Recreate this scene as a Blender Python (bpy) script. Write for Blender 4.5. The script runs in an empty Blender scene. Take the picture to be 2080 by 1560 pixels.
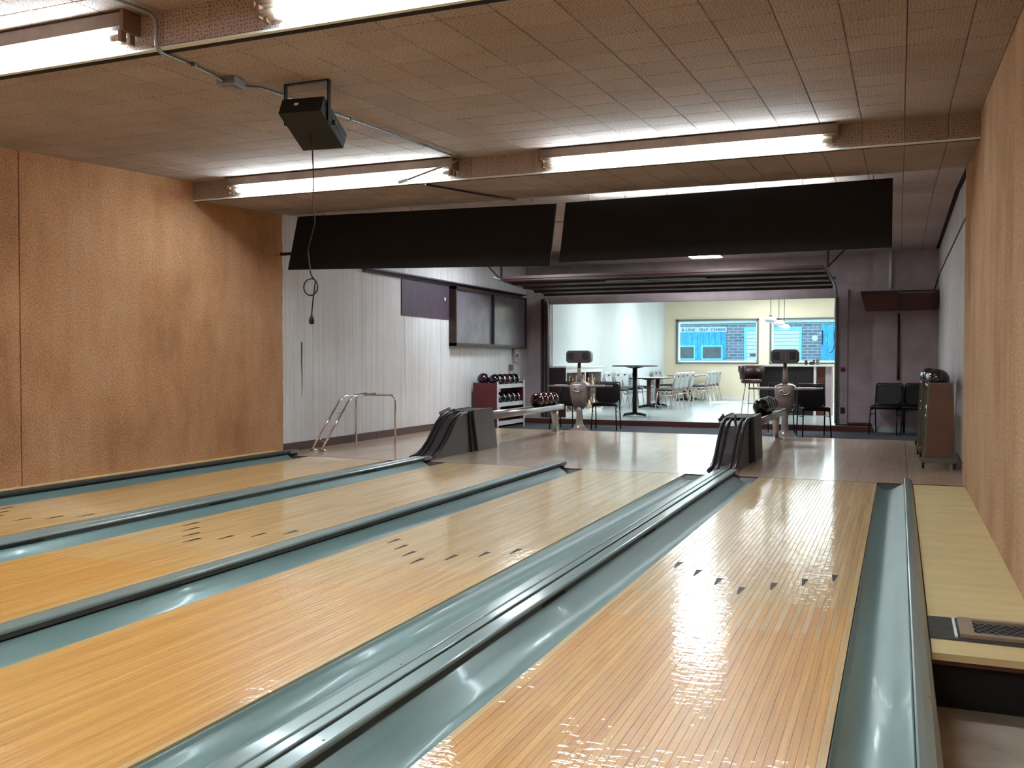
import bpy, bmesh, math, random
from mathutils import Vector, Matrix
random.seed(7)
PI = math.pi
SC = bpy.context.scene
COL = SC.collection

# ------------------------------------------------------------------ camera
CX, CY, CZ = 1.2424, -9.3256, 1.1260
YAW, PITCH, ROLL, FPX = -0.3899, -0.0247, 0.0007, 1911.37
_F = Vector((math.sin(YAW) * math.cos(PITCH), math.cos(YAW) * math.cos(PITCH), math.sin(PITCH)))
_R = Vector((math.cos(YAW), -math.sin(YAW), 0))
_U = _R.cross(_F)
_R2 = _R * math.cos(ROLL) + _U * math.sin(ROLL)
_U2 = -_R * math.sin(ROLL) + _U * math.cos(ROLL)
cam_d = bpy.data.cameras.new('camera')
cam_d.sensor_fit = 'HORIZONTAL'
cam_d.sensor_width = 36.0
cam_d.lens = 36.0 * FPX / 2080.0
cam_d.clip_start = 0.05
cam_d.clip_end = 500
cam = bpy.data.objects.new('camera', cam_d)
cam.matrix_world = Matrix(((_R2.x, _U2.x, -_F.x, CX), (_R2.y, _U2.y, -_F.y, CY), (_R2.z, _U2.z, -_F.z, CZ), (0, 0, 0, 1)))
COL.objects.link(cam)
SC.camera = cam

# ------------------------------------------------------------------ light and exposure
vs = SC.view_settings
vs.view_transform = 'Standard'
vs.look = 'None'
vs.gamma = 1.0
vs.use_curve_mapping = False
vs.exposure = 1.62
TUBE = 24.0          # fluorescent tube emission
ADDED_TROFFER = 10.5        # added dining room ceiling panels, out of view
SKY = 0.24
world = bpy.data.worlds.new('sky')
SC.world = world
world.use_nodes = True
wt = world.node_tree
sky = wt.nodes.new('ShaderNodeTexSky')
sky.sky_type = 'NISHITA'
sky.sun_disc = False
sky.sun_elevation = math.radians(42)
sky.sun_rotation = math.radians(0)
wt.links.new(sky.outputs[0], wt.nodes['Background'].inputs[0])
wt.nodes['Background'].inputs[1].default_value = SKY
sun_d = bpy.data.lights.new('sun', 'SUN')
sun_d.energy = 5.0
sun_d.angle = math.radians(0.6)
sun_d.color = (1.0, 0.95, 0.87)
sun = bpy.data.objects.new('sun', sun_d)
sun.rotation_euler = Vector((-0.12, -math.cos(math.radians(42)), -math.sin(math.radians(42)))).to_track_quat('-Z', 'Y').to_euler()
sun.location = (0, 30, 20)
COL.objects.link(sun)
for wx0, wx1 in ((-4.80, -2.56), (-2.10, 0.33)):          # sampling portals in the two dining room windows
    pd = bpy.data.lights.new('window_portal', 'AREA')
    pd.shape = 'RECTANGLE'
    pd.size = wx1 - wx0
    pd.size_y = 1.15
    pd.cycles.is_portal = True
    po = bpy.data.objects.new('window_portal', pd)
    po.location = ((wx0 + wx1) / 2, 18.62, 1.70)
    po.rotation_euler = (math.radians(-90), 0, 0)
    COL.objects.link(po)

# ------------------------------------------------------------------ materials
def lin(c):
    c /= 255.0
    return c / 12.92 if c <= 0.04045 else ((c + 0.055) / 1.055) ** 2.4
def s(r, g, b):
    return (lin(r), lin(g), lin(b), 1.0)
def newmat(name):
    m = bpy.data.materials.new(name)
    m.use_nodes = True
    nt = m.node_tree
    return m, nt, nt.nodes['Principled BSDF']
def link(nt, a, b):
    nt.links.new(a, b)
def wpos(nt, scale=(1, 1, 1), obj=False):
    if obj:
        src = nt.nodes.new('ShaderNodeTexCoord').outputs['Object']
    else:
        src = nt.nodes.new('ShaderNodeNewGeometry').outputs['Position']
    mp = nt.nodes.new('ShaderNodeMapping')
    mp.inputs['Scale'].default_value = scale
    link(nt, src, mp.inputs['Vector'])
    return mp.outputs[0]
def noise(nt, vec, scale, detail=4, rough=0.6):
    n = nt.nodes.new('ShaderNodeTexNoise')
    n.inputs['Scale'].default_value = scale
    n.inputs['Detail'].default_value = detail
    n.inputs['Roughness'].default_value = rough
    link(nt, vec, n.inputs['Vector'])
    return n.outputs['Fac']
def ramp(nt, fac, stops):
    r = nt.nodes.new('ShaderNodeValToRGB')
    e = r.color_ramp.elements
    e[0].position, e[0].color = stops[0]
    e[1].position, e[1].color = stops[-1]
    for p, c in stops[1:-1]:
        q = e.new(p)
        q.color = c
    link(nt, fac, r.inputs[0])
    return r.outputs[0]
def mixc(nt, fac, a, b, mode='MIX'):
    m = nt.nodes.new('ShaderNodeMix')
    m.data_type = 'RGBA'
    m.blend_type = mode
    for sock, v in ((m.inputs[0], fac), (m.inputs[6], a), (m.inputs[7], b)):
        if hasattr(v, 'links'):
            link(nt, v, sock)
        else:
            sock.default_value = v
    return m.outputs[2]
def math_(nt, op, a, b=None):
    m = nt.nodes.new('ShaderNodeMath')
    m.operation = op
    for sock, v in ((m.inputs[0], a), (m.inputs[1], b)):
        if v is None:
            continue
        if hasattr(v, 'links'):
            link(nt, v, sock)
        else:
            sock.default_value = v
    return m.outputs[0]
def bump(nt, bsdf, h, strength, dist=0.01):
    b = nt.nodes.new('ShaderNodeBump')
    b.inputs['Strength'].default_value = strength
    b.inputs['Distance'].default_value = dist
    link(nt, h, b.inputs['Height'])
    link(nt, b.outputs[0], bsdf.inputs['Normal'])
def dk(c, k):
    return (c[0] * k, c[1] * k, c[2] * k, 1.0)
def mat(name, col, rough=0.5, metal=0.0, var=0.12, vscale=6.0, vstretch=(1, 1, 1), bm=None, coat=0.0, spec=0.5, emis=None):
    m, nt, b = newmat(name)
    if var > 0:
        v = wpos(nt, vstretch)
        c = ramp(nt, noise(nt, v, vscale), [(0.3, dk(col, 1 - var)), (0.7, dk(col, 1 + var))])
        link(nt, c, b.inputs['Base Color'])
    else:
        b.inputs['Base Color'].default_value = col
    b.inputs['Roughness'].default_value = rough
    b.inputs['Metallic'].default_value = metal
    b.inputs['Specular IOR Level'].default_value = spec
    if coat:
        b.inputs['Coat Weight'].default_value = coat
        b.inputs['Coat Roughness'].default_value = 0.08
    if bm:
        bump(nt, b, noise(nt, wpos(nt), bm[0]), bm[1], bm[2] if len(bm) > 2 else 0.01)
    if emis:
        b.inputs['Emission Color'].default_value = emis[0]
        b.inputs['Emission Strength'].default_value = emis[1]
    return m

def board_mat(name, tones):
    m, nt, b = newmat(name)
    oi = nt.nodes.new('ShaderNodeObjectInfo')
    base = ramp(nt, oi.outputs['Random'], tones)
    g = noise(nt, wpos(nt, (170, 3.0, 1)), 1.0, 5, 0.65)
    g2 = noise(nt, wpos(nt, (30, 1.2, 1)), 1.0, 3, 0.5)
    grain = ramp(nt, g, [(0.30, (0.80, 0.72, 0.62, 1)), (0.6, (1.0, 1.0, 1.0, 1))])
    gr2 = ramp(nt, g2, [(0.35, (0.86, 0.82, 0.76, 1)), (0.65, (1.04, 1.04, 1.04, 1))])
    c = mixc(nt, 1.0, base, grain, 'MULTIPLY')
    c = mixc(nt, 1.0, c, gr2, 'MULTIPLY')
    link(nt, c, b.inputs['Base Color'])
    b.inputs['Roughness'].default_value = 0.34
    b.inputs['Coat Weight'].default_value = 0.75
    b.inputs['Coat Roughness'].default_value = 0.05
    w = noise(nt, wpos(nt, (16, 34, 1)), 1.0, 2, 0.5)
    bp = nt.nodes.new('ShaderNodeBump')
    bp.inputs['Strength'].default_value = 0.42
    bp.inputs['Distance'].default_value = 0.004
    link(nt, w, bp.inputs['Height'])
    link(nt, bp.outputs[0], b.inputs['Coat Normal'])
    return m
M = {}
M['pine'] = board_mat('pine_board', [(0.0, s(230, 166, 82)), (0.35, s(238, 176, 90)), (0.7, s(244, 188, 104)), (1.0, s(232, 168, 86))])
M['maple'] = board_mat('maple_board', [(0.0, s(220, 178, 116)), (0.35, s(232, 194, 134)), (0.7, s(238, 204, 148)), (1.0, s(224, 180, 118))])

def approach_mat():
    m, nt, b = newmat('approach_boards')
    p = nt.nodes.new('ShaderNodeNewGeometry').outputs['Position']
    sp = nt.nodes.new('ShaderNodeSeparateXYZ')
    link(nt, p, sp.inputs[0])
    cb = nt.nodes.new('ShaderNodeCombineXYZ')
    link(nt, sp.outputs[1], cb.inputs[0])
    link(nt, sp.outputs[0], cb.inputs[1])
    br = nt.nodes.new('ShaderNodeTexBrick')
    br.inputs['Scale'].default_value = 1.0
    br.inputs['Brick Width'].default_value = 1.3
    br.inputs['Row Height'].default_value = 0.0273
    br.inputs['Mortar Size'].default_value = 0.0009
    br.inputs['Color1'].default_value = s(214, 180, 148)
    br.inputs['Color2'].default_value = s(228, 200, 172)
    br.inputs['Mortar'].default_value = s(168, 134, 108)
    br.offset = 0.37
    br.offset_frequency = 3
    link(nt, cb.outputs[0], br.inputs['Vector'])
    w = ramp(nt, noise(nt, wpos(nt, (2.2, 0.7, 1)), 1.6, 4), [(0.3, (0.82, 0.8, 0.8, 1)), (0.7, (1.05, 1.05, 1.05, 1))])
    c = mixc(nt, 1.0, br.outputs['Color'], w, 'MULTIPLY')
    link(nt, c, b.inputs['Base Color'])
    b.inputs['Roughness'].default_value = 0.28
    b.inputs['Coat Weight'].default_value = 0.8
    b.inputs['Coat Roughness'].default_value = 0.12
    return m
M['approach'] = approach_mat()

def tile_mat(name, axes):
    m, nt, b = newmat(name)
    p = nt.nodes.new('ShaderNodeNewGeometry').outputs['Position']
    sp = nt.nodes.new('ShaderNodeSeparateXYZ')
    link(nt, p, sp.inputs[0])
    cb = nt.nodes.new('ShaderNodeCombineXYZ')
    link(nt, sp.outputs[axes[0]], cb.inputs[0])
    link(nt, sp.outputs[axes[1]], cb.inputs[1])
    vo = nt.nodes.new('ShaderNodeTexVoronoi')
    vo.voronoi_dimensions = '2D'
    vo.inputs['Scale'].default_value = 47
    vo.inputs['Randomness'].default_value = 0.6
    link(nt, cb.outputs[0], vo.inputs['Vector'])
    dot = math_(nt, 'LESS_THAN', vo.outputs['Distance'], 0.17)
    oi = nt.nodes.new('ShaderNodeObjectInfo')
    col = ramp(nt, oi.outputs['Random'], [(0.0, s(166, 150, 146)), (1.0, s(176, 160, 156))])
    st = ramp(nt, noise(nt, wpos(nt), 0.9, 5), [(0.35, (0.86, 0.82, 0.78, 1)), (0.65, (1.03, 1.02, 1.02, 1))])
    col = mixc(nt, 1.0, col, st, 'MULTIPLY')
    col = mixc(nt, dot, col, s(96, 66, 54))
    link(nt, col, b.inputs['Base Color'])
    b.inputs['Roughness'].default_value = 0.85
    b.inputs['Specular IOR Level'].default_value = 0.2
    return m
M['tile'] = tile_mat('acoustic_tile', (0, 1))
M['tile_face'] = tile_mat('acoustic_tile_face', (0, 2))

def stucco_mat(name, c0, c1, c2):
    m, nt, b = newmat(name)
    n1 = noise(nt, wpos(nt, (1, 1, 0.55)), 1.3, 6, 0.65)
    col = ramp(nt, n1, [(0.28, c0), (0.5, c1), (0.74, c2)])
    n2 = noise(nt, wpos(nt, (1, 1, 0.8)), 75, 4, 0.7)
    sh = ramp(nt, n2, [(0.36, (0.58, 0.54, 0.50, 1)), (0.58, (1.06, 1.05, 1.04, 1))])
    col = mixc(nt, 1.0, col, sh, 'MULTIPLY')
    n3 = noise(nt, wpos(nt, (3.5, 3.5, 0.25)), 2.0, 4, 0.6)
    stk = ramp(nt, n3, [(0.36, (0.955, 0.945, 0.94, 1)), (0.6, (1.02, 1.02, 1.02, 1))])
    col = mixc(nt, 1.0, col, stk, 'MULTIPLY')
    link(nt, col, b.inputs['Base Color'])
    b.inputs['Roughness'].default_value = 0.95
    b.inputs['Specular IOR Level'].default_value = 0.1
    bump(nt, b, n2, 0.9, 0.012)
    return m
M['stucco_l'] = stucco_mat('brown_sprayed_wall', s(170, 120, 86), s(204, 152, 114), s(218, 172, 136))
M['stucco_r'] = stucco_mat('tan_sprayed_wall', s(180, 138, 106), s(208, 168, 134), s(220, 184, 152))

def panel_mat(name, col, depth=0.35):
    m, nt, b = newmat(name)
    n1 = noise(nt, wpos(nt, (28, 28, 0.5)), 1.0, 3, 0.6)
    c = ramp(nt, n1, [(0.36, dk(col, 0.86)), (0.6, dk(col, 1.03))])
    n2 = ramp(nt, noise(nt, wpos(nt), 0.8, 5), [(0.35, (0.88, 0.85, 0.84, 1)), (0.65, (1.02, 1.02, 1.02, 1))])
    c = mixc(nt, 1.0, c, n2, 'MULTIPLY')
    link(nt, c, b.inputs['Base Color'])
    b.inputs['Roughness'].default_value = 0.55
    bump(nt, b, n1, depth, 0.004)
    return m
M['white_panel'] = panel_mat('white_striated_panel', s(222, 220, 222))
M['mauve_wall'] = mat('mauve_grey_wall', s(172, 156, 160), 0.8, var=0.18, vscale=2.2)
M['white_plank'] = panel_mat('white_painted_plank', s(216, 210, 210), 0.15)
M['baseboard'] = mat('brown_vinyl_baseboard', s(78, 46, 44), 0.45)
M['gutter'] = mat('teal_grey_gutter_paint', s(106, 132, 130), 0.36, var=0.10, vscale=2.5, vstretch=(4, 0.6, 4), bm=(14, 0.02, 0.003), coat=0.12)
M['cap'] = mat('grey_green_capping_paint', s(120, 138, 136), 0.30, var=0.10, vscale=3.0, vstretch=(6, 0.5, 6), bm=(20, 0.03, 0.003), coat=0.2)
M['cap_side'] = mat('dark_capping_side', s(64, 60, 56), 0.5)
M['black'] = mat('matt_black', s(14, 10, 12), 0.65, var=0.2)
M['gap'] = mat('dark_gap', s(18, 16, 18), 0.9)
M['plate'] = mat('dark_grey_plate', s(64, 68, 72), 0.45)
M['plywood'] = mat('yellow_plywood', s(218, 194, 142), 0.5, var=0.10, vscale=2.5, vstretch=(1, 3, 1), bm=(30, 0.05))
M['concrete'] = mat('pale_concrete', s(178, 166, 152), 0.8, var=0.22, vscale=5.0, bm=(20, 0.2))
M['darkwood'] = mat('dark_stained_wood', s(52, 30, 28), 0.5, var=0.25, vscale=5, vstretch=(1, 1, 6))
M['redwood'] = mat('reddish_brown_wood', s(84, 40, 34), 0.45, var=0.2, vscale=4, vstretch=(0.6, 3, 3))
M['carpet'] = mat('grey_carpet', s(86, 90, 96), 0.95, var=0.16, vscale=30, bm=(220, 0.4, 0.004), spec=0.1)
M['vinyl'] = mat('pale_grey_vinyl_floor', s(176, 186, 186), 0.22, var=0.06, vscale=2.0, vstretch=(0.5, 3, 1))
M['cream'] = mat('cream_wall', s(224, 214, 190), 0.8, var=0.03, vscale=1.5)
M['pale'] = mat('pale_blue_white_wall', s(206, 216, 218), 0.8, var=0.03, vscale=1.5)
M['plaster'] = mat('white_plaster', s(220, 218, 212), 0.85, var=0.03)
M['doorwood'] = mat('maroon_brown_door_section', s(82, 56, 54), 0.5, var=0.15, vscale=3, vstretch=(0.5, 4, 4))
M['steel'] = mat('galvanised_steel', s(150, 150, 152), 0.4, metal=0.85, var=0.12, vscale=12)
M['chrome'] = mat('chrome', s(214, 206, 204), 0.12, metal=1.0, var=0.0)
M['fixture'] = mat('dull_enamel_fixture', s(116, 98, 84), 0.5, var=0.2, vscale=6)
M['socket'] = mat('lamp_socket_brown', s(120, 88, 66), 0.5)
M['tube'] = mat('lit_fluorescent_tube', s(240, 255, 255), 0.4, var=0, emis=((0.76, 0.93, 1.0, 1), TUBE))
M['added_uptube'] = mat('added_uplight_tube', s(240, 255, 255), 0.4, var=0, emis=((0.76, 0.93, 1.0, 1), 20.0))
M['tubecap'] = mat('tube_end_cap', s(196, 190, 180), 0.35, metal=0.5, var=0)
M['added_troffer'] = mat('added_ceiling_panel', s(240, 250, 255), 0.4, var=0, emis=((0.90, 0.97, 1.0, 1), ADDED_TROFFER))
M['lit_square'] = mat('lit_square_diffuser', s(240, 250, 255), 0.4, var=0, emis=((0.85, 0.95, 1.0, 1), 11.0))
M['hood'] = mat('dark_grey_hood_plastic', s(66, 59, 61), 0.38, var=0.08, vscale=4)
M['hoodrib'] = mat('black_hood_track', s(34, 28, 32), 0.34, var=0.08)
M['alu'] = mat('brushed_aluminium', s(176, 172, 172), 0.32, metal=0.8, var=0.06, vscale=4, vstretch=(1, 0.2, 6))
M['fibre'] = mat('beige_fibreglass', s(130, 113, 107), 0.26, var=0.06, vscale=4, coat=0.4)
M['fibredark'] = mat('dark_grey_plastic', s(60, 52, 58), 0.3, var=0.06)
M['vinylblack'] = mat('black_vinyl', s(18, 12, 16), 0.45, var=0.15, vscale=20, spec=0.3)
M['blackmetal'] = mat('black_metal_tube', s(26, 22, 24), 0.35, metal=0.4, var=0.0)
M['redpanel'] = mat('oxblood_panel', s(88, 22, 28), 0.4, var=0.12)
M['whitemetal'] = mat('white_painted_metal', s(206, 208, 210), 0.4, var=0.04)
M['greenmetal'] = mat('olive_grey_metal', s(104, 104, 88), 0.45, var=0.08)
M['brownboard'] = mat('brown_hardboard', s(106, 72, 55), 0.5, var=0.1, vscale=5)
M['rubber'] = mat('black_rubber', s(16, 14, 16), 0.6, var=0)
M['counter'] = mat('white_laminate', s(224, 226, 224), 0.35, var=0.03)
M['gold'] = mat('brass_figurine', s(196, 150, 90), 0.3, metal=0.8, var=0.1)
M['marble'] = mat('pale_figurine', s(226, 216, 204), 0.4, var=0.05)
M['backpad'] = mat('grey_chair_vinyl', s(150, 158, 160), 0.4, var=0.06)
M['seatdark'] = mat('dark_seat_vinyl', s(58, 48, 50), 0.4, var=0.1)
M['tabledark'] = mat('dark_table_edge', s(70, 52, 52), 0.35)
M['tabletop'] = mat('pale_table_laminate', s(206, 204, 196), 0.3, var=0.03)
M['stoolbrown'] = mat('oxblood_stool_vinyl', s(54, 20, 25), 0.4, var=0.15)
M['barfront'] = mat('black_brown_bar_front', s(34, 20, 24), 0.4, var=0.15)
M['opal'] = mat('opal_glass_shade', s(214, 226, 240), 0.25, var=0, emis=((0.75, 0.86, 1.0, 1), 0.08))
M['frame_grey'] = mat('grey_window_frame', s(92, 102, 106), 0.45, var=0.04)
M['frame_white'] = mat('white_window_sash', s(224, 236, 236), 0.4, var=0.02)
M['red'] = mat('red_push_button', s(150, 30, 34), 0.4, var=0)
M['shade_panel'] = mat('grey_acrylic_panel', s(108, 102, 112), 0.22, var=0.16, vscale=3)
M['purplewood'] = mat('dark_purple_board', s(72, 56, 72), 0.5, var=0.3, vscale=4, vstretch=(1, 4, 0.6))
M['box_front'] = mat('dark_red_brown_panel', s(78, 34, 30), 0.5, var=0.1)
M['arrow'] = mat('dark_brown_inlay', s(44, 28, 26), 0.5, var=0.05, spec=0.2)
M['tape'] = mat('crumpled_black_tape', s(58, 58, 60), 0.35, var=0.2, vscale=12, bm=(25, 0.6))
M['brown_frame'] = mat('brown_metal_frame', s(150, 132, 112), 0.45, var=0.08)
def ball_mat(name, col):
    m = mat(name, col, 0.08, var=0.35, vscale=14, coat=0.5)
    return m
M['ball_black'] = ball_mat('black_bowling_ball', s(16, 12, 16))
M['ball_maroon'] = ball_mat('maroon_bowling_ball', s(62, 14, 18))
M['ball_purple'] = ball_mat('purple_bowling_ball', s(48, 22, 40))
# glass that lets daylight through
def glass_mat():
    m = bpy.data.materials.new('clear_window_glass')
    m.use_nodes = True
    nt = m.node_tree
    nt.nodes.remove(nt.nodes['Principled BSDF'])
    tr = nt.nodes.new('ShaderNodeBsdfTransparent')
    tr.inputs[0].default_value = (0.90, 0.98, 1.0, 1)
    gl = nt.nodes.new('ShaderNodeBsdfGlossy')
    gl.inputs['Roughness'].default_value = 0.02
    fr = nt.nodes.new('ShaderNodeFresnel')
    fr.inputs[0].default_value = 1.3
    mx = nt.nodes.new('ShaderNodeMixShader')
    link(nt, fr.outputs[0], mx.inputs[0])
    link(nt, tr.outputs[0], mx.inputs[1])
    link(nt, gl.outputs[0], mx.inputs[2])
    link(nt, mx.outputs[0], nt.nodes['Material Output'].inputs[0])
    return m
M['glass'] = glass_mat()
def brick_mat():
    m, nt, b = newmat('grey_brickwork')
    p = nt.nodes.new('ShaderNodeNewGeometry').outputs['Position']
    sp = nt.nodes.new('ShaderNodeSeparateXYZ')
    link(nt, p, sp.inputs[0])
    cb = nt.nodes.new('ShaderNodeCombineXYZ')
    link(nt, sp.outputs[0], cb.inputs[0])
    link(nt, sp.outputs[2], cb.inputs[1])
    br = nt.nodes.new('ShaderNodeTexBrick')
    br.inputs['Scale'].default_value = 1.0
    br.inputs['Brick Width'].default_value = 0.46
    br.inputs['Row Height'].default_value = 0.15
    br.inputs['Mortar Size'].default_value = 0.014
    br.inputs['Color1'].default_value = s(104, 120, 122)
    br.inputs['Color2'].default_value = s(134, 148, 150)
    br.inputs['Mortar'].default_value = s(184, 196, 198)
    link(nt, cb.outputs[0], br.inputs['Vector'])
    link(nt, br.outputs['Color'], b.inputs['Base Color'])
    b.inputs['Roughness'].default_value = 0.9
    return m
M['brick'] = brick_mat()
M['blue'] = mat('weathered_blue_siding', s(70, 178, 222), 0.7, var=0.3, vscale=5, vstretch=(3, 3, 0.8))
M['aqua'] = mat('aqua_trim', s(130, 222, 236), 0.6, var=0.05)
M['slat'] = mat('white_shutter_slat', s(214, 224, 222), 0.5, var=0.05)
M['darkpane'] = mat('dark_window_pane', s(52, 78, 84), 0.12, var=0.4, vscale=3)
M['asphalt'] = mat('asphalt', s(120, 122, 124), 0.9, var=0.1)
M['letter'] = mat('dark_sign_letter', s(26, 40, 52), 0.6, var=0)
M['signboard'] = mat('pale_blue_sign_board', s(176, 212, 222), 0.6, var=0.06)

# ------------------------------------------------------------------ mesh builder
class MB:
    def __init__(self):
        self.v = []
        self.f = []
        self.smooth = []
    def add(self, vs_, fs, sm=False):
        o = len(self.v)
        self.v += [tuple(p) for p in vs_]
        self.f += [tuple(i + o for i in q) for q in fs]
        self.smooth += [sm] * len(fs)
        return self
    def box(self, x0, x1, y0, y1, z0, z1, bev=0.0):
        if bev <= 0:
            vv = [(x0, y0, z0), (x1, y0, z0), (x1, y1, z0), (x0, y1, z0), (x0, y0, z1), (x1, y0, z1), (x1, y1, z1), (x0, y1, z1)]
            return self.add(vv, [(0, 3, 2, 1), (4, 5, 6, 7), (0, 1, 5, 4), (1, 2, 6, 5), (2, 3, 7, 6), (3, 0, 4, 7)])
        b = bmesh.new()
        bmesh.ops.create_cube(b, size=1.0)
        for w in b.verts:
            w.co = Vector(((x0 + x1) / 2 + w.co.x * (x1 - x0), (y0 + y1) / 2 + w.co.y * (y1 - y0), (z0 + z1) / 2 + w.co.z * (z1 - z0)))
        bmesh.ops.bevel(b, geom=list(b.edges), offset=bev, segments=2, profile=0.6, affect='EDGES')
        b.verts.index_update()
        self.add([w.co[:] for w in b.verts], [[w.index for w in f.verts] for f in b.faces])
        b.free()
        return self
    def prism(self, poly, axis, a0, a1, sm=False):
        """poly: 2D outline; axis 0: (y,z) swept in x, 1: (x,z) swept in y, 2: (x,y) swept in z"""
        def P(p, a):
            return (a, p[0], p[1]) if axis == 0 else ((p[0], a, p[1]) if axis == 1 else (p[0], p[1], a))
        n = len(poly)
        vv = [P(p, a0) for p in poly] + [P(p, a1) for p in poly]
        fs = [tuple(range(n - 1, -1, -1)), tuple(range(n, 2 * n))]
        fs += [(i, (i + 1) % n, n + (i + 1) % n, n + i) for i in range(n)]
        return self.add(vv, fs, sm)
    def tube(self, pts, r, n=8, closed=False, caps=True):
        pts = [Vector(p) for p in pts]
        rs = r if isinstance(r, (list, tuple)) else [r] * len(pts)
        m = len(pts)
        vv, fs = [], []
        prev = None
        for i, p in enumerate(pts):
            a = pts[i - 1] if (i > 0 or closed) else p
            c = pts[(i + 1) % m] if (i < m - 1 or closed) else p
            t = (c - a).normalized()
            if prev is None:
                up = Vector((0, 0, 1)) if abs(t.z) < 0.9 else Vector((1, 0, 0))
            else:
                up = prev
            x = t.cross(up)
            if x.length < 1e-6:
                x = t.cross(Vector((1, 0, 0)))
            x.normalize()
            y = x.cross(t).normalized()
            prev = y
            for k in range(n):
                an = 2 * PI * k / n
                vv.append(p + (x * math.cos(an) + y * math.sin(an)) * rs[i])
        for i in range(m if closed else m - 1):
            j = (i + 1) % m
            for k in range(n):
                l = (k + 1) % n
                fs.append((i * n + k, i * n + l, j * n + l, j * n + k))
        self.add(vv, fs, True)
        if caps and not closed:
            self.f += [tuple(len(self.v) - m * n + k for k in range(n - 1, -1, -1)), tuple(len(self.v) - n + k for k in range(n))]
            self.smooth += [False, False]
        return self
    def lathe(self, prof, c=(0, 0, 0), n=20, sx=1.0, sy=1.0):
        vv, fs = [], []
        m = len(prof)
        for r, z in prof:
            for k in range(n):
                a = 2 * PI * k / n
                vv.append((c[0] + r * sx * math.cos(a), c[1] + r * sy * math.sin(a), c[2] + z))
        for i in range(m - 1):
            for k in range(n):
                l = (k + 1) % n
                fs.append((i * n + k, i * n + l, (i + 1) * n + l, (i + 1) * n + k))
        self.add(vv, fs, True)
        o = len(self.v) - m * n
        self.f += [tuple(o + k for k in range(n - 1, -1, -1)), tuple(o + (m - 1) * n + k for k in range(n))]
        self.smooth += [False, False]
        return self
    def loft(self, rings, sm=True):
        n = len(rings[0])
        vv = [p for r in rings for p in r]
        fs = []
        for i in range(len(rings) - 1):
            for k in range(n):
                l = (k + 1) % n
                fs.append((i * n + k, i * n + l, (i + 1) * n + l, (i + 1) * n + k))
        self.add(vv, fs, sm)
        o = len(self.v) - len(vv)
        self.f += [tuple(o + k for k in range(n - 1, -1, -1)), tuple(o + (len(rings) - 1) * n + k for k in range(n))]
        self.smooth += [False, False]
        return self
    def mesh(self, name, m):
        me = bpy.data.meshes.new(name)
        me.from_pydata(self.v, [], self.f)
        for p, q in zip(me.polygons, self.smooth):
            p.use_smooth = q
        if m:
            me.materials.append(M[m])
        b = bmesh.new()
        b.from_mesh(me)
        bmesh.ops.recalc_face_normals(b, faces=list(b.faces))
        b.to_mesh(me)
        b.free()
        return me
    def build(self, name, m, parent=None, **kw):
        return inst(name, self.mesh(name, m), parent, **kw)

def inst(name, me, parent=None, loc=None, rot=None, scale=None):
    o = bpy.data.objects.new(name, me)
    COL.objects.link(o)
    if parent is not None:
        o.parent = parent
    if loc is not None:
        o.location = loc
    if rot is not None:
        o.rotation_euler = rot
    if scale is not None:
        o.scale = scale
    return o
def tag(o, label, cat, group=None):
    o['label'] = label
    o['category'] = cat
    if group:
        o['group'] = group
    return o
def thing(name, label, cat, loc=(0, 0, 0), rotz=0.0, group=None):
    o = bpy.data.objects.new(name, None)
    o.empty_display_size = 0.1
    COL.objects.link(o)
    o.location = loc
    o.rotation_euler = (0, 0, rotz)
    return tag(o, label, cat, group)
def struct(o):
    o['kind'] = 'structure'
    return o
def root(name, loc=(0, 0, 0)):
    o = bpy.data.objects.new(name, None)
    COL.objects.link(o)
    o.location = loc
    return struct(o)
def copy_tree(o, parent=None):
    c = o.copy()
    COL.objects.link(c)
    c.parent = parent
    for ch in list(o.children):
        copy_tree(ch, c)
    return c
def dup(src, label, loc, rotz=0.0, group=None):
    c = copy_tree(src)
    c.location = loc
    c.rotation_euler = (0, 0, rotz)
    c['label'] = label
    if group:
        c['group'] = group
    return c
def rrect(w, h, r, n=5, cx=0, cy=0):
    pts = []
    for sx, sy, a0 in ((1, 1, 0), (-1, 1, PI / 2), (-1, -1, PI), (1, -1, 1.5 * PI)):
        for k in range(n + 1):
            a = a0 + PI / 2 * k / n
            pts.append((cx + sx * (w / 2 - r) + r * math.cos(a), cy + sy * (h / 2 - r) + r * math.sin(a)))
    return pts
def arc(c, r, a0, a1, n, plane='xz'):
    out = []
    for k in range(n + 1):
        a = a0 + (a1 - a0) * k / n
        if plane == 'xz':
            out.append((c[0] + r * math.cos(a), c[1], c[2] + r * math.sin(a)))
        elif plane == 'yz':
            out.append((c[0], c[1] + r * math.cos(a), c[2] + r * math.sin(a)))
        else:
            out.append((c[0] + r * math.cos(a), c[1] + r * math.sin(a), c[2]))
    return out
def bend(pts, r=0.03, n=4):
    """round the corners of a polyline"""
    pts = [Vector(p) for p in pts]
    out = [pts[0]]
    for i in range(1, len(pts) - 1):
        a, b, c = pts[i - 1], pts[i], pts[i + 1]
        d1, d2 = (a - b), (c - b)
        k = min(r, d1.length * 0.45, d2.length * 0.45)
        p, q = b + d1.normalized() * k, b + d2.normalized() * k
        for j in range(n + 1):
            t = j / n
            out.append(p * (1 - t) ** 2 + b * 2 * t * (1 - t) + q * t * t)
    out.append(pts[-1])
    return out
# ------------------------------------------------------------------ the setting
L = 1.0668
LX = {4: 0.0, 3: -1.7875, 2: -3.38, 1: -5.1614}
YN = -12.5
XL, XR = -5.72, 1.80
Yb0, Yb1, ZB, ZT = -5.28, -1.316, 2.828, 3.021
Yd, Yo = 18.4, 8.4

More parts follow.
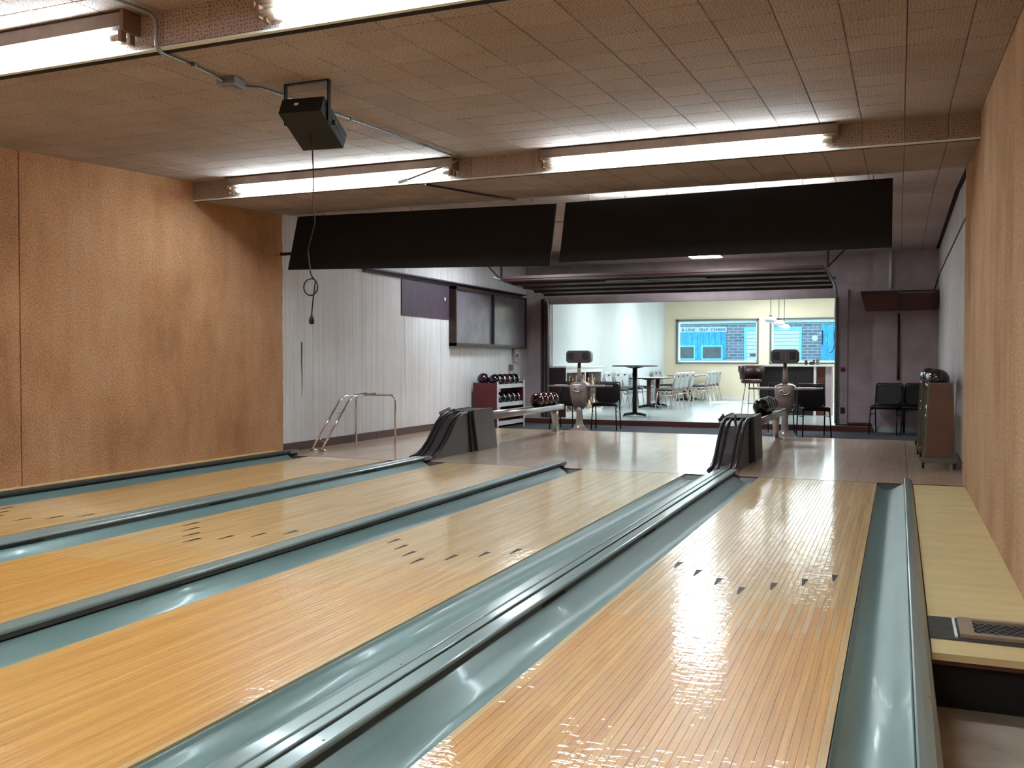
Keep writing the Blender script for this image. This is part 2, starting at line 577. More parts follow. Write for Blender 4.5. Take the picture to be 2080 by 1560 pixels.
struct(MB().box(-5.9, 1.95, -12.7, 5.0, -0.40, -0.25).build('floor_pit', 'concrete'))
ap = struct(MB().box(-5.74, 1.330, 0.0, 5.10, -0.14, 0.0).box(1.334, 1.85, 0.0, 5.10, -0.14, 0.0).build('floor_approach', 'approach'))
MB().box(-5.74, 1.36, -0.012, -0.001, -0.10, 0.0005).build('foul_line', 'darkwood', ap)
struct(MB().box(-5.74, 1.95, 5.0, 8.42, -0.24, -0.10).build('floor_carpet', 'carpet'))
struct(MB().box(-5.5, 3.1, 8.02, 18.7, -0.22, 0.0).build('floor_dining', 'vinyl'))
struct(MB().box(-5.735, 0.82, 7.96, 8.018, -0.10, -0.004).build('trim_1', 'redwood'))
struct(MB().box(0.22, 0.82, 7.99, 8.40, -0.10, 0.0).build('trim_2', 'plywood'))

# ---- side walls
def ragged(y_edge, z0, z1, far, step=0.06, amp=0.008):
    """(y,z) outline of a sprayed panel whose edge at y_edge is uneven"""
    pts = [(far, z0)]
    z = z0
    while z < z1:
        pts.append((y_edge + random.uniform(-amp, amp), z))
        z += step
    pts.append((y_edge, z1))
    pts.append((far, z1))
    return pts
wl = struct(MB().box(-5.90, -5.742, -12.7, 8.62, -0.25, 3.12).build('wall_left', 'mauve_wall'))
MB().prism(ragged(-3.470, -0.10, 3.10, -12.6, amp=0.003), 0, -5.742, XL).build('sprayed_panel', 'stucco_l', wl)
MB().prism(ragged(0.25, -0.10, 3.10, -3.458), 0, -5.742, XL).build('sprayed_panel', 'stucco_l', wl)
for y0, y1 in ((0.24, 0.90), (0.90, 2.118), (2.118, 3.34), (3.34, 4.56), (4.56, 5.78), (5.78, 7.00), (7.00, 8.40)):
    MB().box(-5.742, -5.732, y0 + 0.003, y1 - 0.003, 0.0 if y0 < 5 else -0.1, 3.02).build('wall_panel', 'white_panel', wl)
MB().tube([(-5.731, 0.66, 1.36), (-5.731, 0.655, 1.1), (-5.731, 0.665, 0.9), (-5.731, 0.66, 0.66)], [0.010, 0.009, 0.006, 0.002], 5).build('wall_crack', 'baseboard', wl)
struct(MB().box(-5.732, -5.718, 0.25, 2.47, 0.0, 0.105).box(-5.732, -5.718, 2.474, 5.10, 0.0, 0.105).build('baseboard_left', 'baseboard'))
wr = struct(MB().box(1.862, 2.02, -12.7, 8.62, -0.25, 3.12).build('wall_right', 'mauve_wall'))
MB().prism(ragged(-3.604, -0.25, 3.10, -12.6, amp=0.003), 0, XR, 1.862).build('sprayed_panel', 'stucco_r', wr)
MB().prism(ragged(0.36, -0.25, 3.10, -3.594), 0, XR, 1.862).build('sprayed_panel', 'stucco_r', wr)
y = 0.36
while y < 8.0:
    y1 = min(y + 0.52, 8.05)
    MB().box(1.850, 1.862, y + 0.004, y1 - 0.004, 0.0 if y < 5 else -0.1, 2.56).build('wall_plank', 'white_plank', wr)
    MB().box(1.852, 1.862, y + 0.004, y1 - 0.004, 2.57, 3.06).build('wall_plank', 'white_plank', wr)
    y = y1
struct(MB().box(1.838, 1.850, 0.38, 5.10, 0.0, 0.10).build('baseboard_right', 'baseboard'))
struct(MB().box(1.842, 1.862, 0.40, 8.0, 2.545, 2.575).build('trim_3', 'darkwood'))
struct(MB().box(-5.9, 2.0, -12.75, -12.6, -0.25, 3.12).build('wall_front', 'stucco_l'))
# ---- back wall round the big opening
wb = struct(MB().box(-5.90, -5.23, Yo, 8.55, -0.10, 3.10).box(-5.23, 0.22, Yo, 8.55, 2.255, 3.10).box(0.22, 1.95, Yo, 8.55, -0.10, 3.10).build('wall_back', 'mauve_wall'))
MB().box(0.826, 1.862, 8.05, Yo, -0.10, 3.05).build('wall_panel', 'mauve_wall', wb)
MB().tube([(1.10, 8.035, 2.36), (1.10, 8.035, 3.03)], 0.028, 10).build('downpipe', 'plaster', wb)
struct(MB().box(-5.30, -5.235, 8.30, 8.56, -0.0, 2.30).box(-5.40, -5.345, 8.36, 8.40, 0.0, 2.36).build('trim_4', 'darkwood'))
struct(MB().box(0.20, 0.245, 8.36, 8.57, 0.0, 2.26).build('trim_5', 'frame_grey'))
struct(MB().box(0.245, 0.40, 8.37, 8.40, 0.0, 2.40).build('trim_6', 'mauve_wall'))
struct(MB().box(0.24, 0.80, 8.375, 8.40, 0.0, 0.035).build('baseboard_back', 'redwood'))

# ---- ceiling: saw-tooth bays of perforated tiles
TS = 0.311
def tile_mesh(sx, sy):
    a, c, h = sx / 2 - 0.0015, 0.004, 0.016
    b_ = sy / 2 - 0.0015
    vv = []
    for k, z in ((0, 0.0), (1, c), (2, h)):
        e = c if k == 0 else 0
        vv += [(-a + e, -b_ + e, z), (a - e, -b_ + e, z), (a - e, b_ - e, z), (-a + e, b_ - e, z)]
    fs = [(3, 2, 1, 0)]
    for k in range(2):
        for i in range(4):
            j = (i + 1) % 4
            fs.append((4 * k + i, 4 * k + j, 4 * k + 4 + j, 4 * k + 4 + i))
    return MB().add(vv, fs).mesh('ceiling_tile', 'tile')
_tm = {}
def tmesh(sx, sy):
    k = (round(sx, 3), round(sy, 3))
    if k not in _tm:
        _tm[k] = tile_mesh(*k)
    return _tm[k]
XC = [XR]
x = 1.577
while x > XL + 0.02:
    XC.append(x)
    x -= TS
XC.append(XL)
def bay(name, y0, z0, y1, z1, keep):
    ln = math.hypot(y1 - y0, z1 - z0)
    ang = math.atan2(z1 - z0, y1 - y0)
    cb = math.cos(ang)
    slab = MB()
    ys = y0 + 0.101
    slab.add([(XL - .02, ys, z0 + .022), (XR + .06, ys, z0 + .022), (XR + .06, y1, z1 + .016), (XL - .02, y1, z1 + .016),
              (XL - .02, ys, z0 + .10), (XR + .06, ys, z0 + .10), (XR + .06, y1, z1 + .10), (XL - .02, y1, z1 + .10)],
             [(0, 1, 2, 3), (7, 6, 5, 4), (0, 4, 5, 1), (1, 5, 6, 2), (2, 6, 7, 3), (3, 7, 4, 0)])
    r = struct(slab.build(name, 'gap'))
    rows = []
    d = ln
    while d > 0.04:
        d0 = max(0.018, d - TS)
        rows.append((d0, d))
        d = d0
    stuff = MB()
    n = 0
    for xa, xb in zip(XC[1:], XC[:-1]):
        if xb - xa < 0.02:
            continue
        for d0, d1 in rows:
            dm = (d0 + d1) / 2
            p = (xa + xb) / 2, y0 + dm * cb, z0 + dm * math.sin(ang)
            if keep(p[0], p[1]) and n < 300:
                inst('ceiling_tile', tmesh(xb - xa, d1 - d0), r, p, (ang + random.uniform(-0.004, 0.004), random.uniform(-0.004, 0.004), 0))
                n += 1
            else:
                me = tmesh(xb - xa, d1 - d0)
                mt = Matrix.Translation(p) @ Matrix.Rotation(ang, 4, 'X')
                stuff.add([mt @ v.co for v in me.vertices], [list(q.vertices) for q in me.polygons])
    if stuff.v:
        o = stuff.build('ceiling_tiles', 'tile', r)
        o['kind'] = 'stuff'
    return r
SL = (ZT - ZB) / (Yb1 - Yb0)
bay('ceiling_bay', Yb0, ZB, Yb1, ZT, lambda x, y: not (x < -3.7 and y < -3.9))
bay('ceiling_bay', -9.244, ZB, Yb0, ZT, lambda x, y: -5.2 < x < -0.8 and y > -7.0)
bay('ceiling_bay', -12.6, 2.86, -9.244, ZT, lambda x, y: False)
bay('ceiling_bay', Yb1, ZB, 2.20, 3.00, lambda x, y: True)
bay('ceiling_bay', 2.20, 3.00, 8.40, 3.00, lambda x, y: False)
# beams: the vertical tile faces between the bays
for yb in (-9.244, Yb0, Yb1):
    bm_ = struct(MB().box(XL - .02, XR + .06, yb + 0.014, yb + 0.10, ZB, 3.14).build('ceiling_beam', 'gap'))
    if yb > -9:
        for xa, xb in zip(XC[1:], XC[:-1]):
            if xb - xa < 0.02:
                continue
            MB().box(xa + .0015, xb - .0015, yb, yb + 0.016, ZB + 0.006 + random.uniform(0, .002), ZT + 0.01).build('face_tile', 'tile_face', bm_)
    else:
        MB().box(XL, XR, yb, yb + 0.016, ZB + 0.006, ZT + 0.01).build('face_board', 'tile_face', bm_)
    MB().box(XL, XR, yb - 0.002, yb + 0.03, ZB - 0.008, ZB + 0.004).build('edge_batten', 'plaster', bm_)

# ---- ledges beside the outer gutters
lr = struct(MB().box(1.372, XR, -5.365, -0.02, -0.028, 0.0).build('floor_ledge', 'plywood'))
MB().box(1.374, XR, -5.345, -5.315, -0.05, -0.029).build('splintered_edge', 'redwood', lr)
MB().box(1.376, XR, -5.24, -5.20, -0.25, -0.029).build('riser_board', 'black', lr)
MB().box(1.372, XR, -0.02, -0.001, -0.10, 0.004).build('end_strip', 'darkwood', lr)
struct(MB().box(XL, -5.474, -12.5, 0.05, 0.0, 0.045).build('floor_ledge', 'plywood'))
fv = thing('floor_vent', 'brown framed floor vent with wire mesh taped down on plywood ledge', 'vent', (1.6, -4.99, 0.0))
MB().add([(-0.232, -0.175, 0.002), (0.2, -0.182, 0.002), (0.2, 0.172, 0.002), (-0.232, 0.172, 0.002), (-0.228, -0.17, 0.007), (0.2, -0.18, 0.006), (0.2, 0.165, 0.006), (-0.225, 0.168, 0.007)],
         [(0, 1, 2, 3), (4, 5, 6, 7), (0, 1, 5, 4), (1, 2, 6, 5), (2, 3, 7, 6), (3, 0, 4, 7)]).build('tape', 'tape', fv)
fr = MB()
fr.box(-0.115, 0.198, 0.10, 0.135, 0.007, 0.022).box(-0.115, 0.198, -0.145, -0.105, 0.007, 0.022).box(-0.115, -0.060, -0.105, 0.10, 0.007, 0.022)
fr.build('vent_frame', 'brown_frame', fv)
MB().box(-0.135, -0.125, -0.15, 0.14, 0.007, 0.014).build('trim_strip', 'frame_white', fv)
MB().box(-0.06, 0.198, -0.105, 0.10, 0.0055, 0.008).build('vent_opening', 'gap', fv)
wm = MB()
for i in range(7):
    yb = -0.095 + i * 0.029
    pts = []
    for k in range(17):
        pts.append((-0.058 + k * 0.016, yb + (0.011 if k % 2 else -0.011) * (1 if i % 2 else -1), 0.016))
    wm.tube(pts, 0.0016, 4)
wm.build('wire_mesh', 'steel', fv)

# ---- windows in the dining room far wall
wd = struct(MB().box(-5.5, -4.84, Yd, 18.7, 0, 3.0).box(-2.52, -2.14, Yd, 18.7, 0, 3.0).box(0.37, 3.1, Yd, 18.7, 0, 3.0)
            .box(-4.84, -2.52, Yd, 18.7, 0, 1.085).box(-4.84, -2.52, Yd, 18.7, 2.31, 3.0).box(-2.14, 0.37, Yd, 18.7, 0, 1.085).box(-2.14, 0.37, Yd, 18.7, 2.31, 3.0)
            .build('wall_dining_back', 'cream'))
struct(MB().box(-5.36, -5.22, 8.55, 18.6, 0, 3.0).build('wall_dining_left', 'pale'))
struct(MB().box(3.0, 3.15, 8.55, 18.6, 0, 3.0).build('wall_dining_right', 'cream'))
struct(MB().box(-5.4, 3.1, 8.55, 18.7, 3.0, 3.1).build('ceiling_dining', 'plaster'))
struct(MB().box(0.22, 3.0, 8.552, 8.6, 0, 3.0).build('wall_dining_front', 'cream'))
struct(MB().box(-5.22, 3.0, 18.38, 18.399, 0.0, 0.09).build('baseboard_dining', 'plaster'))
for i, (xa, xb) in enumerate(((-4.88, -2.485), (-2.18, 0.41))):
    za, zb_ = 1.05, 2.345
    w = struct(MB().box(xa, xb, 18.36, 18.42, za, za + 0.045).box(xa, xb, 18.36, 18.42, zb_ - 0.045, zb_).box(xa, xa + 0.045, 18.36, 18.42, za, zb_).box(xb - 0.045, xb, 18.36, 18.42, za, zb_)
               .build('window_%d' % (i + 1), 'frame_grey'))
    MB().box(xa + .045, xb - .045, 18.42, 18.55, za + .045, za + .085).box(xa + .045, xb - .045, 18.42, 18.55, zb_ - .075, zb_ - .045).box(xa + .045, xa + .085, 18.42, 18.55, za + .05, zb_ - .05).box(xb - .085, xb - .045, 18.42, 18.55, za + .05, zb_ - .05).build('sash', 'frame_white', w)
    MB().box(xa + .08, xb - .08, 18.50, 18.506, za + .08, zb_ - .07).build('pane', 'glass', w)
    MB().box(xa + .03, xb - .03, 18.31, 18.44, za + 0.03, za + .055).build('window_sill', 'frame_white', w)

# ------------------------------------------------------------------ lanes
BW = L / 39.0
def board_mesh(m):
    w, c, t = BW / 2 - 0.0002, 0.0006, 0.02
    prof = [(-w, -t), (w, -t), (w, -c), (w - c, 0.0), (-w + c, 0.0), (-w, -c)]
    return MB().prism(prof, 1, -0.5, 0.5).mesh('board', m)
BP, BMp = board_mesh('pine'), board_mesh('maple')
def cut(a, b_, lo, hi):
    out = [a]
    while out[-1] + hi < b_:
        out.append(out[-1] + random.uniform(lo, hi))
        if b_ - out[-1] < lo * 0.6:
            out.pop()
            break
    out.append(b_)
    return out
AR = MB().prism([(-0.016, 0.076), (0.016, 0.076), (0.004, -0.076), (-0.004, -0.076)], 2, 0.0, 0.0007).mesh('arrow_marker', 'arrow')
lane_lab = {4: 'varnished wooden bowling lane beside the ledge with the floor vent',
            3: 'varnished wooden bowling lane between triple capping and lone single capping, vent side',
            2: 'varnished wooden bowling lane between lone single capping and the far triple capping',
            1: 'varnished wooden bowling lane along the seamed brown sprayed wall'}
for n in (4, 3, 2, 1):
    x0 = LX[n]
    ln = thing('bowling_lane', lane_lab[n], 'bowling lane', (x0, 0, 0), group='four bowling lanes')
    MB().box(0.002, L - 0.002, YN, -0.012, -0.10, -0.0195).build('lane_bed', 'darkwood', ln)
    for k in range(39):
        xc = (k + 0.5) * BW
        if k in (0, 38):
            ys = cut(YN, -0.012, 2.6, 4.2)
            mats = [BMp] * (len(ys) - 1)
        else:
            sp_ = -4.83 if k % 2 else -5.31
            a = cut(YN, sp_, 2.4, 4.2)
            c = cut(sp_, -0.012, 0.9, 2.3)
            ys = a + c[1:]
            mats = [BP] * (len(a) - 1) + [BMp] * (len(c) - 1)
        for (ya, yb), me in zip(zip(ys[:-1], ys[1:]), mats):
            inst('board', me, ln, (xc, (ya + yb) / 2, random.uniform(-0.0003, 0.0)), None, (1, yb - ya - 0.0006, 1))
    for i in range(7):
        inst('arrow_marker', AR, ln, (L - BW * (5 * (i + 1) - 0.5), -4.66 + 0.154 * abs(i - 3), 0.0002))

# ------------------------------------------------------------------ gutters and capping
PROF = [(0.0, -0.008), (0.08, -0.026), (0.22, -0.044), (0.42, -0.048), (0.58, -0.036), (0.74, -0.016), (0.88, 0.006), (1.0, 0.020)]
def gutter(label, xa, xb, lip=0.0):
    """xa: lane side, xb: capping side, lip: flat flange towards the capping"""
    sg = 1 if xb > xa else -1
    xe = xb - sg * lip
    up = [(xa + (xe - xa) * t, z) for t, z in PROF]
    fine = []
    for i in range(len(up) - 1):
        for k in range(4):
            f = k / 4
            fine.append((up[i][0] * (1 - f) + up[i + 1][0] * f, up[i][1] * (1 - f) + up[i + 1][1] * f))
    fine.append(up[-1])
    for _ in range(6):                                   # round the section off
        fine = [fine[0]] + [(q[0], (a_[1] + 2 * q[1] + b_[1]) / 4) for a_, q, b_ in zip(fine[:-2], fine[1:-1], fine[2:])] + [fine[-1]]
    if lip:
        fine.append((xb, 0.022))
    low = [(q[0], q[1] - 0.008) for q in reversed(fine)]
    c = (xa + xb) / 2
    t = thing('gutter', label, 'gutter', (c, 0, -0.07), group='lane gutters')
    out = [(q[0] - c, q[1] + 0.07) for q in fine + low]
    MB().prism(out, 1, YN, -0.13, True).build('channel', 'gutter', t)
    lo, hi = min(xa, xe) - c + 0.002, max(xa, xe) - c - 0.002
    MB().add([(lo, -0.16, 0.016), (hi, -0.16, 0.016), (hi, -0.015, 0.064), (lo, -0.015, 0.064), (lo, -0.16, 0.006), (hi, -0.16, 0.006), (hi, -0.015, 0.006), (lo, -0.015, 0.006)],
             [(0, 1, 2, 3), (4, 5, 6, 7), (0, 1, 5, 4), (1, 2, 6, 5), (2, 3, 7, 6), (3, 0, 4, 7)]).build('end_plate', 'plate', t)
    return t
gutter('teal-grey gutter against the rounded capping by plywood ledge', L + 0.002, 1.297)
gutter('teal-grey gutter between triple capping and the vent-side lane', -0.002, -0.226)
gutter('teal-grey gutter with flat lip on the far side of the nearer triple capping', LX[3] + L + 0.002, -0.452, 0.042)
gutter('teal-grey gutter between lone single capping and the lane beside it, vent side', LX[3] - 0.002, -2.006)
gutter('teal-grey gutter hidden behind the lone single capping', LX[2] + L + 0.002, -2.094)
gutter('teal-grey gutter between farther triple capping and lane, vent side', LX[2] - 0.002, -3.606)
gutter('teal-grey gutter with flat lip behind the farther triple capping', LX[1] + L + 0.002, -3.832, 0.042)
gutter('teal-grey gutter along the brown sprayed wall', LX[1] - 0.002, -5.386)
def round_cap(x0, x1, zt, zb=-0.03, r=0.010):
    n = 4
    pts = [(x0, zb)]
    pts += [(x0 + r - r * math.cos(PI / 2 * k / n), zt - r + r * math.sin(PI / 2 * k / n)) for k in range(n + 1)]
    pts += [(x1 - r + r * math.sin(PI / 2 * k / n), zt - r + r * math.cos(PI / 2 * k / n)) for k in range(n + 1)]
    pts += [(x1, zb)]
    return pts
def cap_screws(par, x, zt, ys):
    for yy in ys:
        MB().lathe([(0.005, 0), (0.005, 0.0012), (0.003, 0.002)], (x, yy, zt), 8).build('screw', 'steel', par)
def side_slots(par, x, ys):
    for yy in ys:
        MB().box(x - 0.003, x + 0.003, yy, yy + 0.30, 0.0215, 0.034).build('side_slot', 'gap', par)
t = thing('division_capping', 'single rounded grey-green capping between outer gutter and plywood ledge', 'lane capping', (0, 0, 0), group='lane cappings')
MB().prism([(1.299, -0.06), (1.299, 0.040), (1.305, 0.044), (1.325, 0.041), (1.350, 0.032), (1.364, 0.018), (1.369, -0.005), (1.369, -0.06)], 1, YN, 0.12, False).build('cap_board', 'cap', t)
cap_screws(t, 1.345, 0.034, (-6.0, -5.2, -4.1, -3.2))
t = thing('division_capping', 'lone single grey-green capping with dark side between two gutters', 'lane capping', (0, 0, 0), group='lane cappings')
MB().prism(round_cap(-2.102, -2.000, 0.066, 0.050, 0.010), 1, YN, 0.06).build('cap_board', 'cap', t)
MB().box(-2.098, -2.003, YN, 0.05, 0.028, 0.0495).build('cap_side', 'cap_side', t)
MB().box(-2.090, -2.010, YN, 0.04, -0.07, 0.0275).build('cap_core', 'gap', t)
MB().box(-2.000, -1.990, -0.09, 0.065, 0.030, 0.064, 0.004).build('end_bracket', 'fibre', t)
side_slots(t, -2.003, (-2.6, -4.2, -6.0))
for dx, lab in ((0.0, 'triple capping with ball track between the two lanes nearest the floor vent'), (-3.38, 'triple capping with ball track between the two lanes nearest the brown wall')):
    t = thing('division_capping', lab, 'lane capping', (dx, 0, 0), group='lane cappings')
    MB().prism(round_cap(-0.440, -0.371, 0.046, 0.0, 0.008), 1, YN, 0.112).build('cap_board', 'cap', t)
    MB().prism(round_cap(-0.368, -0.322, 0.046, 0.0, 0.006), 1, YN, 0.112).build('cap_board', 'cap', t)
    MB().prism(round_cap(-0.296, -0.219, 0.058, 0.044, 0.012), 1, YN, 0.10).build('cap_board', 'cap', t)
    MB().box(-0.290, -0.222, YN, 0.09, 0.020, 0.0435).build('cap_side', 'cap_side', t)
    MB().box(-0.288, -0.230, YN, 0.09, -0.08, 0.0195).build('cap_core', 'gap', t)
    MB().box(-0.448, -0.298, YN, 0.10, -0.09, -0.001).build('track_base', 'gap', t)
    MB().box(-0.219, -0.207, -0.10, 0.08, 0.020, 0.060, 0.004).build('end_bracket', 'fibre', t)
    cap_screws(t, -0.245, 0.058, (-7.1, -6.1, -4.9, -3.6))
    cap_screws(t, -0.385, 0.046, (-6.4, -5.0))
    side_slots(t, -0.2215, (-1.4, -3.6, -5.4))
t = thing('division_capping', 'dark-sided capping running along foot of brown sprayed wall', 'lane capping', (0, 0, 0), group='lane cappings')
MB().box(-5.470, -5.388, YN, 0.10, 0.036, 0.066, 0.006).build('cap_board', 'cap_side', t)
MB().box(-5.462, -5.394, YN, 0.08, -0.07, 0.035).build('cap_core', 'gap', t)
MB().box(-5.388, -5.378, -0.08, 0.085, 0.026, 0.062, 0.004).build('end_bracket', 'fibre', t)
side_slots(t, -5.390, (-0.9, -2.4, -3.9))
# ------------------------------------------------------------------ fluorescent fixtures
def fluor(label, x0, x1, yb, zt=3.012, flip=False):
    xc = (x0 + x1) / 2
    h = (x1 - x0) / 2
    t = thing('fluorescent_light', label, 'light fixture', (xc, yb, zt), PI if flip else 0, group='twin-tube fluorescent fixtures')
    MB().prism([(-0.125, -0.012), (-0.112, 0.0), (0.0, 0.0), (0.0, -0.10), (-0.105, -0.10), (-0.125, -0.085)], 0, -h, h).build('channel', 'fixture', t)
    for e in (-1, 1):
        MB().box(e * h - 0.012, e * h + 0.012, -0.130, 0.0, -0.112, 0.0).build('end_cap', 'socket', t)
    for yy in (-0.038, -0.102):
        tb = MB().tube([(-h + 0.12, yy, -0.138), (h - 0.12, yy, -0.138)], 0.019, 12).build('tube', 'tube', t)
        for e in (-1, 1):
            MB().tube([(e * (h - 0.12), yy, -0.138), (e * (h - 0.035), yy, -0.138)], 0.018, 10).build('tube_end', 'tubecap', tb)
            MB().box(e * (h - 0.022) - 0.013, e * (h - 0.022) + 0.013, yy - 0.018, yy + 0.018, -0.165, -0.10, 0.004).build('lamp_holder', 'socket', t)
    return t
fluor('twin-tube fluorescent fixture on beam in front of black panel nearest tan wall', -1.735, 0.77, Yb1)
fluor('twin-tube fluorescent fixture on the beam close to the brown sprayed wall', -5.18, -2.60, Yb1)
fluor('twin-tube fluorescent fixture with brown end bracket beside the ceiling conduit', -5.18, -2.635, Yb0)
fluor('twin-tube fluorescent fixture on tiled beam with white lamp ends', -1.78, 0.74, Yb0)
fluor('added twin-tube fluorescent fixture on beam over the pin end, brown wall side', -5.18, -2.63, -9.244)  # this and the next are added above the camera for brightness
fluor('added twin-tube fluorescent fixture on beam over the pin end, tan wall side', -1.78, 0.74, -9.244)
for xx in (-4.6, -1.6):  # extra fixtures added behind the camera to brighten the near lanes
    fluor('added fluorescent fixture over the pin decks beside the end wall', xx, xx + 2.5, -11.6, 2.90)
for ux, lab in ((-0.6, 'added open-topped strip light trough hidden behind the black panel'),):  # uplight added out of view; trough keeps its tubes out of lane reflections
    up = thing('added_uplight_trough', lab, 'light fixture', (ux, 0.50, 2.60))
    MB().box(-1.2, 1.2, -0.075, 0.085, 0.0, 0.012).box(-1.2, 1.2, -0.075, -0.065, 0.012, 0.11).box(-1.2, 1.2, 0.075, 0.085, 0.012, 0.085).build('trough', 'fixture', up)
    for yy in (-0.028, 0.038):
        MB().tube([(-1.12, yy, 0.05), (1.12, yy, 0.05)], 0.019, 10).build('tube', 'added_uptube', up)
    for xx in (-0.9, 0.9):
        MB().box(xx - 0.012, xx + 0.012, -0.185, -0.07, 0.03, 0.05).build('bracket', 'blackmetal', up)

# ------------------------------------------------------------------ black masking panels
def hang_panel(label, x0, x1, zt0, zt1, zb0, zb1, wires):
    t = thing('masking_panel', label, 'panel', ((x0 + x1) / 2, 0.245, (zb0 + zb1) / 2), group='black hanging panels')
    cx, cz = (x0 + x1) / 2, (zb0 + zb1) / 2
    yt, yb = 0.105, -0.105
    vv = [(x0 - cx, yb, zb0 - cz), (x1 - cx, yb, zb1 - cz), (x1 - cx, yt, zt1 - cz), (x0 - cx, yt, zt0 - cz)]
    vv += [(a, b + 0.025, c + 0.006) for a, b, c in vv]
    MB().add(vv, [(0, 1, 2, 3), (7, 6, 5, 4), (0, 4, 5, 1), (1, 5, 6, 2), (2, 6, 7, 3), (3, 7, 4, 0)]).build('board', 'black', t)
    for wx in wires:
        MB().tube([(wx - cx, yt + 0.01, zt0 - cz - 0.02), (wx - cx, yt + 0.015, 2.905 - cz)], 0.003, 5).build('hanger_wire', 'blackmetal', t)
    return t
hang_panel('black overhead panel hung beside the brown sprayed wall', -5.562, -2.215, 2.882, 2.832, 2.216, 2.138, (-5.2, -4.0, -2.5))
p2 = hang_panel('black overhead panel hung nearest the tan sprayed wall', -2.108, 1.173, 2.835, 2.862, 2.171, 2.182, (-1.85, -1.45, -1.0, -0.1, 0.35, 1.0))
MB().tube([(-1.87 + 0.0, 0.10, 0.46), (-1.60, 0.10, 0.45)], 0.012, 6).build('link_bar', 'steel', p2)
tag(MB().box(-5.718, -5.545, 0.20, 0.235, 2.40, 2.435, 0.004).build('panel_bracket', 'darkwood'), 'dark stub bracket joining brown wall to the hanging panel', 'bracket')

# ------------------------------------------------------------------ conduit, junction box, projector
cz_ = lambda yy: ZB + (yy - Yb0) * SL
tag(MB().tube(bend([(-2.49, -7.0, ZB + 0.085), (-2.49, Yb0 - 0.03, ZT - 0.03), (-2.49, Yb0 - 0.03, ZB - 0.022), (-2.52, -5.20, cz_(-5.2) - 0.018), (-2.55, -4.95, cz_(-4.95) - 0.016), (-2.58, -4.70, cz_(-4.7) - 0.022), (-2.58, -4.66, cz_(-4.66) - 0.03)], 0.06), 0.0105, 8)
    .build('conduit', 'steel'), 'steel conduit bent down beam to the ceiling junction box', 'conduit')
tag(MB().tube(bend([(-2.56, -4.52, cz_(-4.52) - 0.03), (-2.53, -4.36, cz_(-4.36) - 0.016), (-2.525, -3.9, cz_(-3.9) - 0.015), (-2.53, -2.9, cz_(-2.9) - 0.015), (-2.535, -1.40, cz_(-1.40) - 0.015), (-2.56, -1.46, 2.96), (-2.98, -1.60, 2.80)], 0.05), 0.0105, 8)
    .build('conduit', 'steel'), 'steel conduit from junction box past the black projector to the beam', 'conduit')
tag(MB().tube([(-2.98, -1.60, 2.80), (-3.06, -1.63, 2.775)], 0.017, 8).build('conduit_coupling', 'frame_white'), 'white conduit coupling hanging below the tiled beam', 'coupling')
tag(MB().tube(bend([(-2.95, -1.30, 2.806), (-2.90, -0.9, 2.83), (-2.68, 0.30, 2.893)], 0.05), 0.010, 8).build('conduit', 'blackmetal'), 'dark conduit running over ceiling behind the beam to black panel', 'conduit')
jb = thing('junction_box', 'galvanised junction box on ceiling conduit', 'junction box', (-2.575, -4.59, cz_(-4.59) - 0.056), 0.15)
MB().box(-0.062, 0.062, -0.062, 0.062, 0.0, 0.052, 0.004).build('box', 'steel', jb)
MB().lathe([(0.045, 0), (0.045, 0.004), (0.03, 0.006)], (0, 0, -0.004), 14).build('cover_plate', 'steel', jb)
for yy in (-3.3, -2.1, -4.97):
    tag(MB().box(-2.548, -2.512, yy - 0.012, yy + 0.012, cz_(yy) - 0.028, cz_(yy) - 0.001, 0.003).build('pipe_strap', 'steel'), 'steel strap holding conduit to the ceiling', 'strap', 'conduit straps')
pr = thing('projector', 'black boxy projector hung tilted from ceiling in a U bracket', 'projector', (-2.212, -4.242, 2.626))
rot = (-0.481, 0, 0.109)
pb = MB().box(-0.145, 0.145, -0.178, 0.178, -0.057, 0.057, 0.006).build('body', 'black', pr, rot=rot)
MB().box(-0.05, -0.022, -0.1795, -0.177, 0.0, 0.018).build('label_plate', 'frame_white', pb)
MB().box(0.145, 0.148, -0.15, 0.165, 0.006, 0.012).build('side_seam', 'fibredark', pb)
MB().tube([(-0.16, 0, 0), (0.16, 0, 0)], 0.016, 10).build('pivot_knob', 'blackmetal', pb)
MB().box(-0.166, -0.158, -0.08, -0.05, -0.01, 0.246).box(0.156, 0.164, -0.08, -0.05, -0.01, 0.246).box(-0.166, 0.164, -0.08, -0.05, 0.240, 0.248).build('bracket', 'blackmetal', pr)
hc = thing('power_cord', 'thin cord with coil and plug dangling from the projector', 'cord', (-2.2475, -4.20, 1.36))
cp = [(0.02, -0.10, 1.30), (0.0, 0.0, 1.115), (0.006, 0, 0.95), (0.003, 0, 0.753), (0.020, 0, 0.658), (-0.01, 0, 0.56), (-0.040, 0, 0.472), (-0.030, 0, 0.40), (-0.015, 0, 0.312)]
cp += [(-0.020 + 0.055 * math.cos(a), 0.006 * k / 14, 0.240 + 0.055 * math.sin(a)) for k, a in [(k, 0.9 - 2 * PI * k / 14) for k in range(15)]]
cp += [(0.003, 0, 0.186), (-0.006, 0, 0.12), (-0.0125, 0, 0.06)]
MB().tube(bend(cp, 0.02, 2), 0.0048, 6).build('cable', 'blackmetal', hc)
MB().lathe([(0.004, 0.0), (0.016, 0.004), (0.018, 0.03), (0.009, 0.05), (0.005, 0.062)], (-0.0125, 0, 0.0), 10).build('plug', 'rubber', hc)

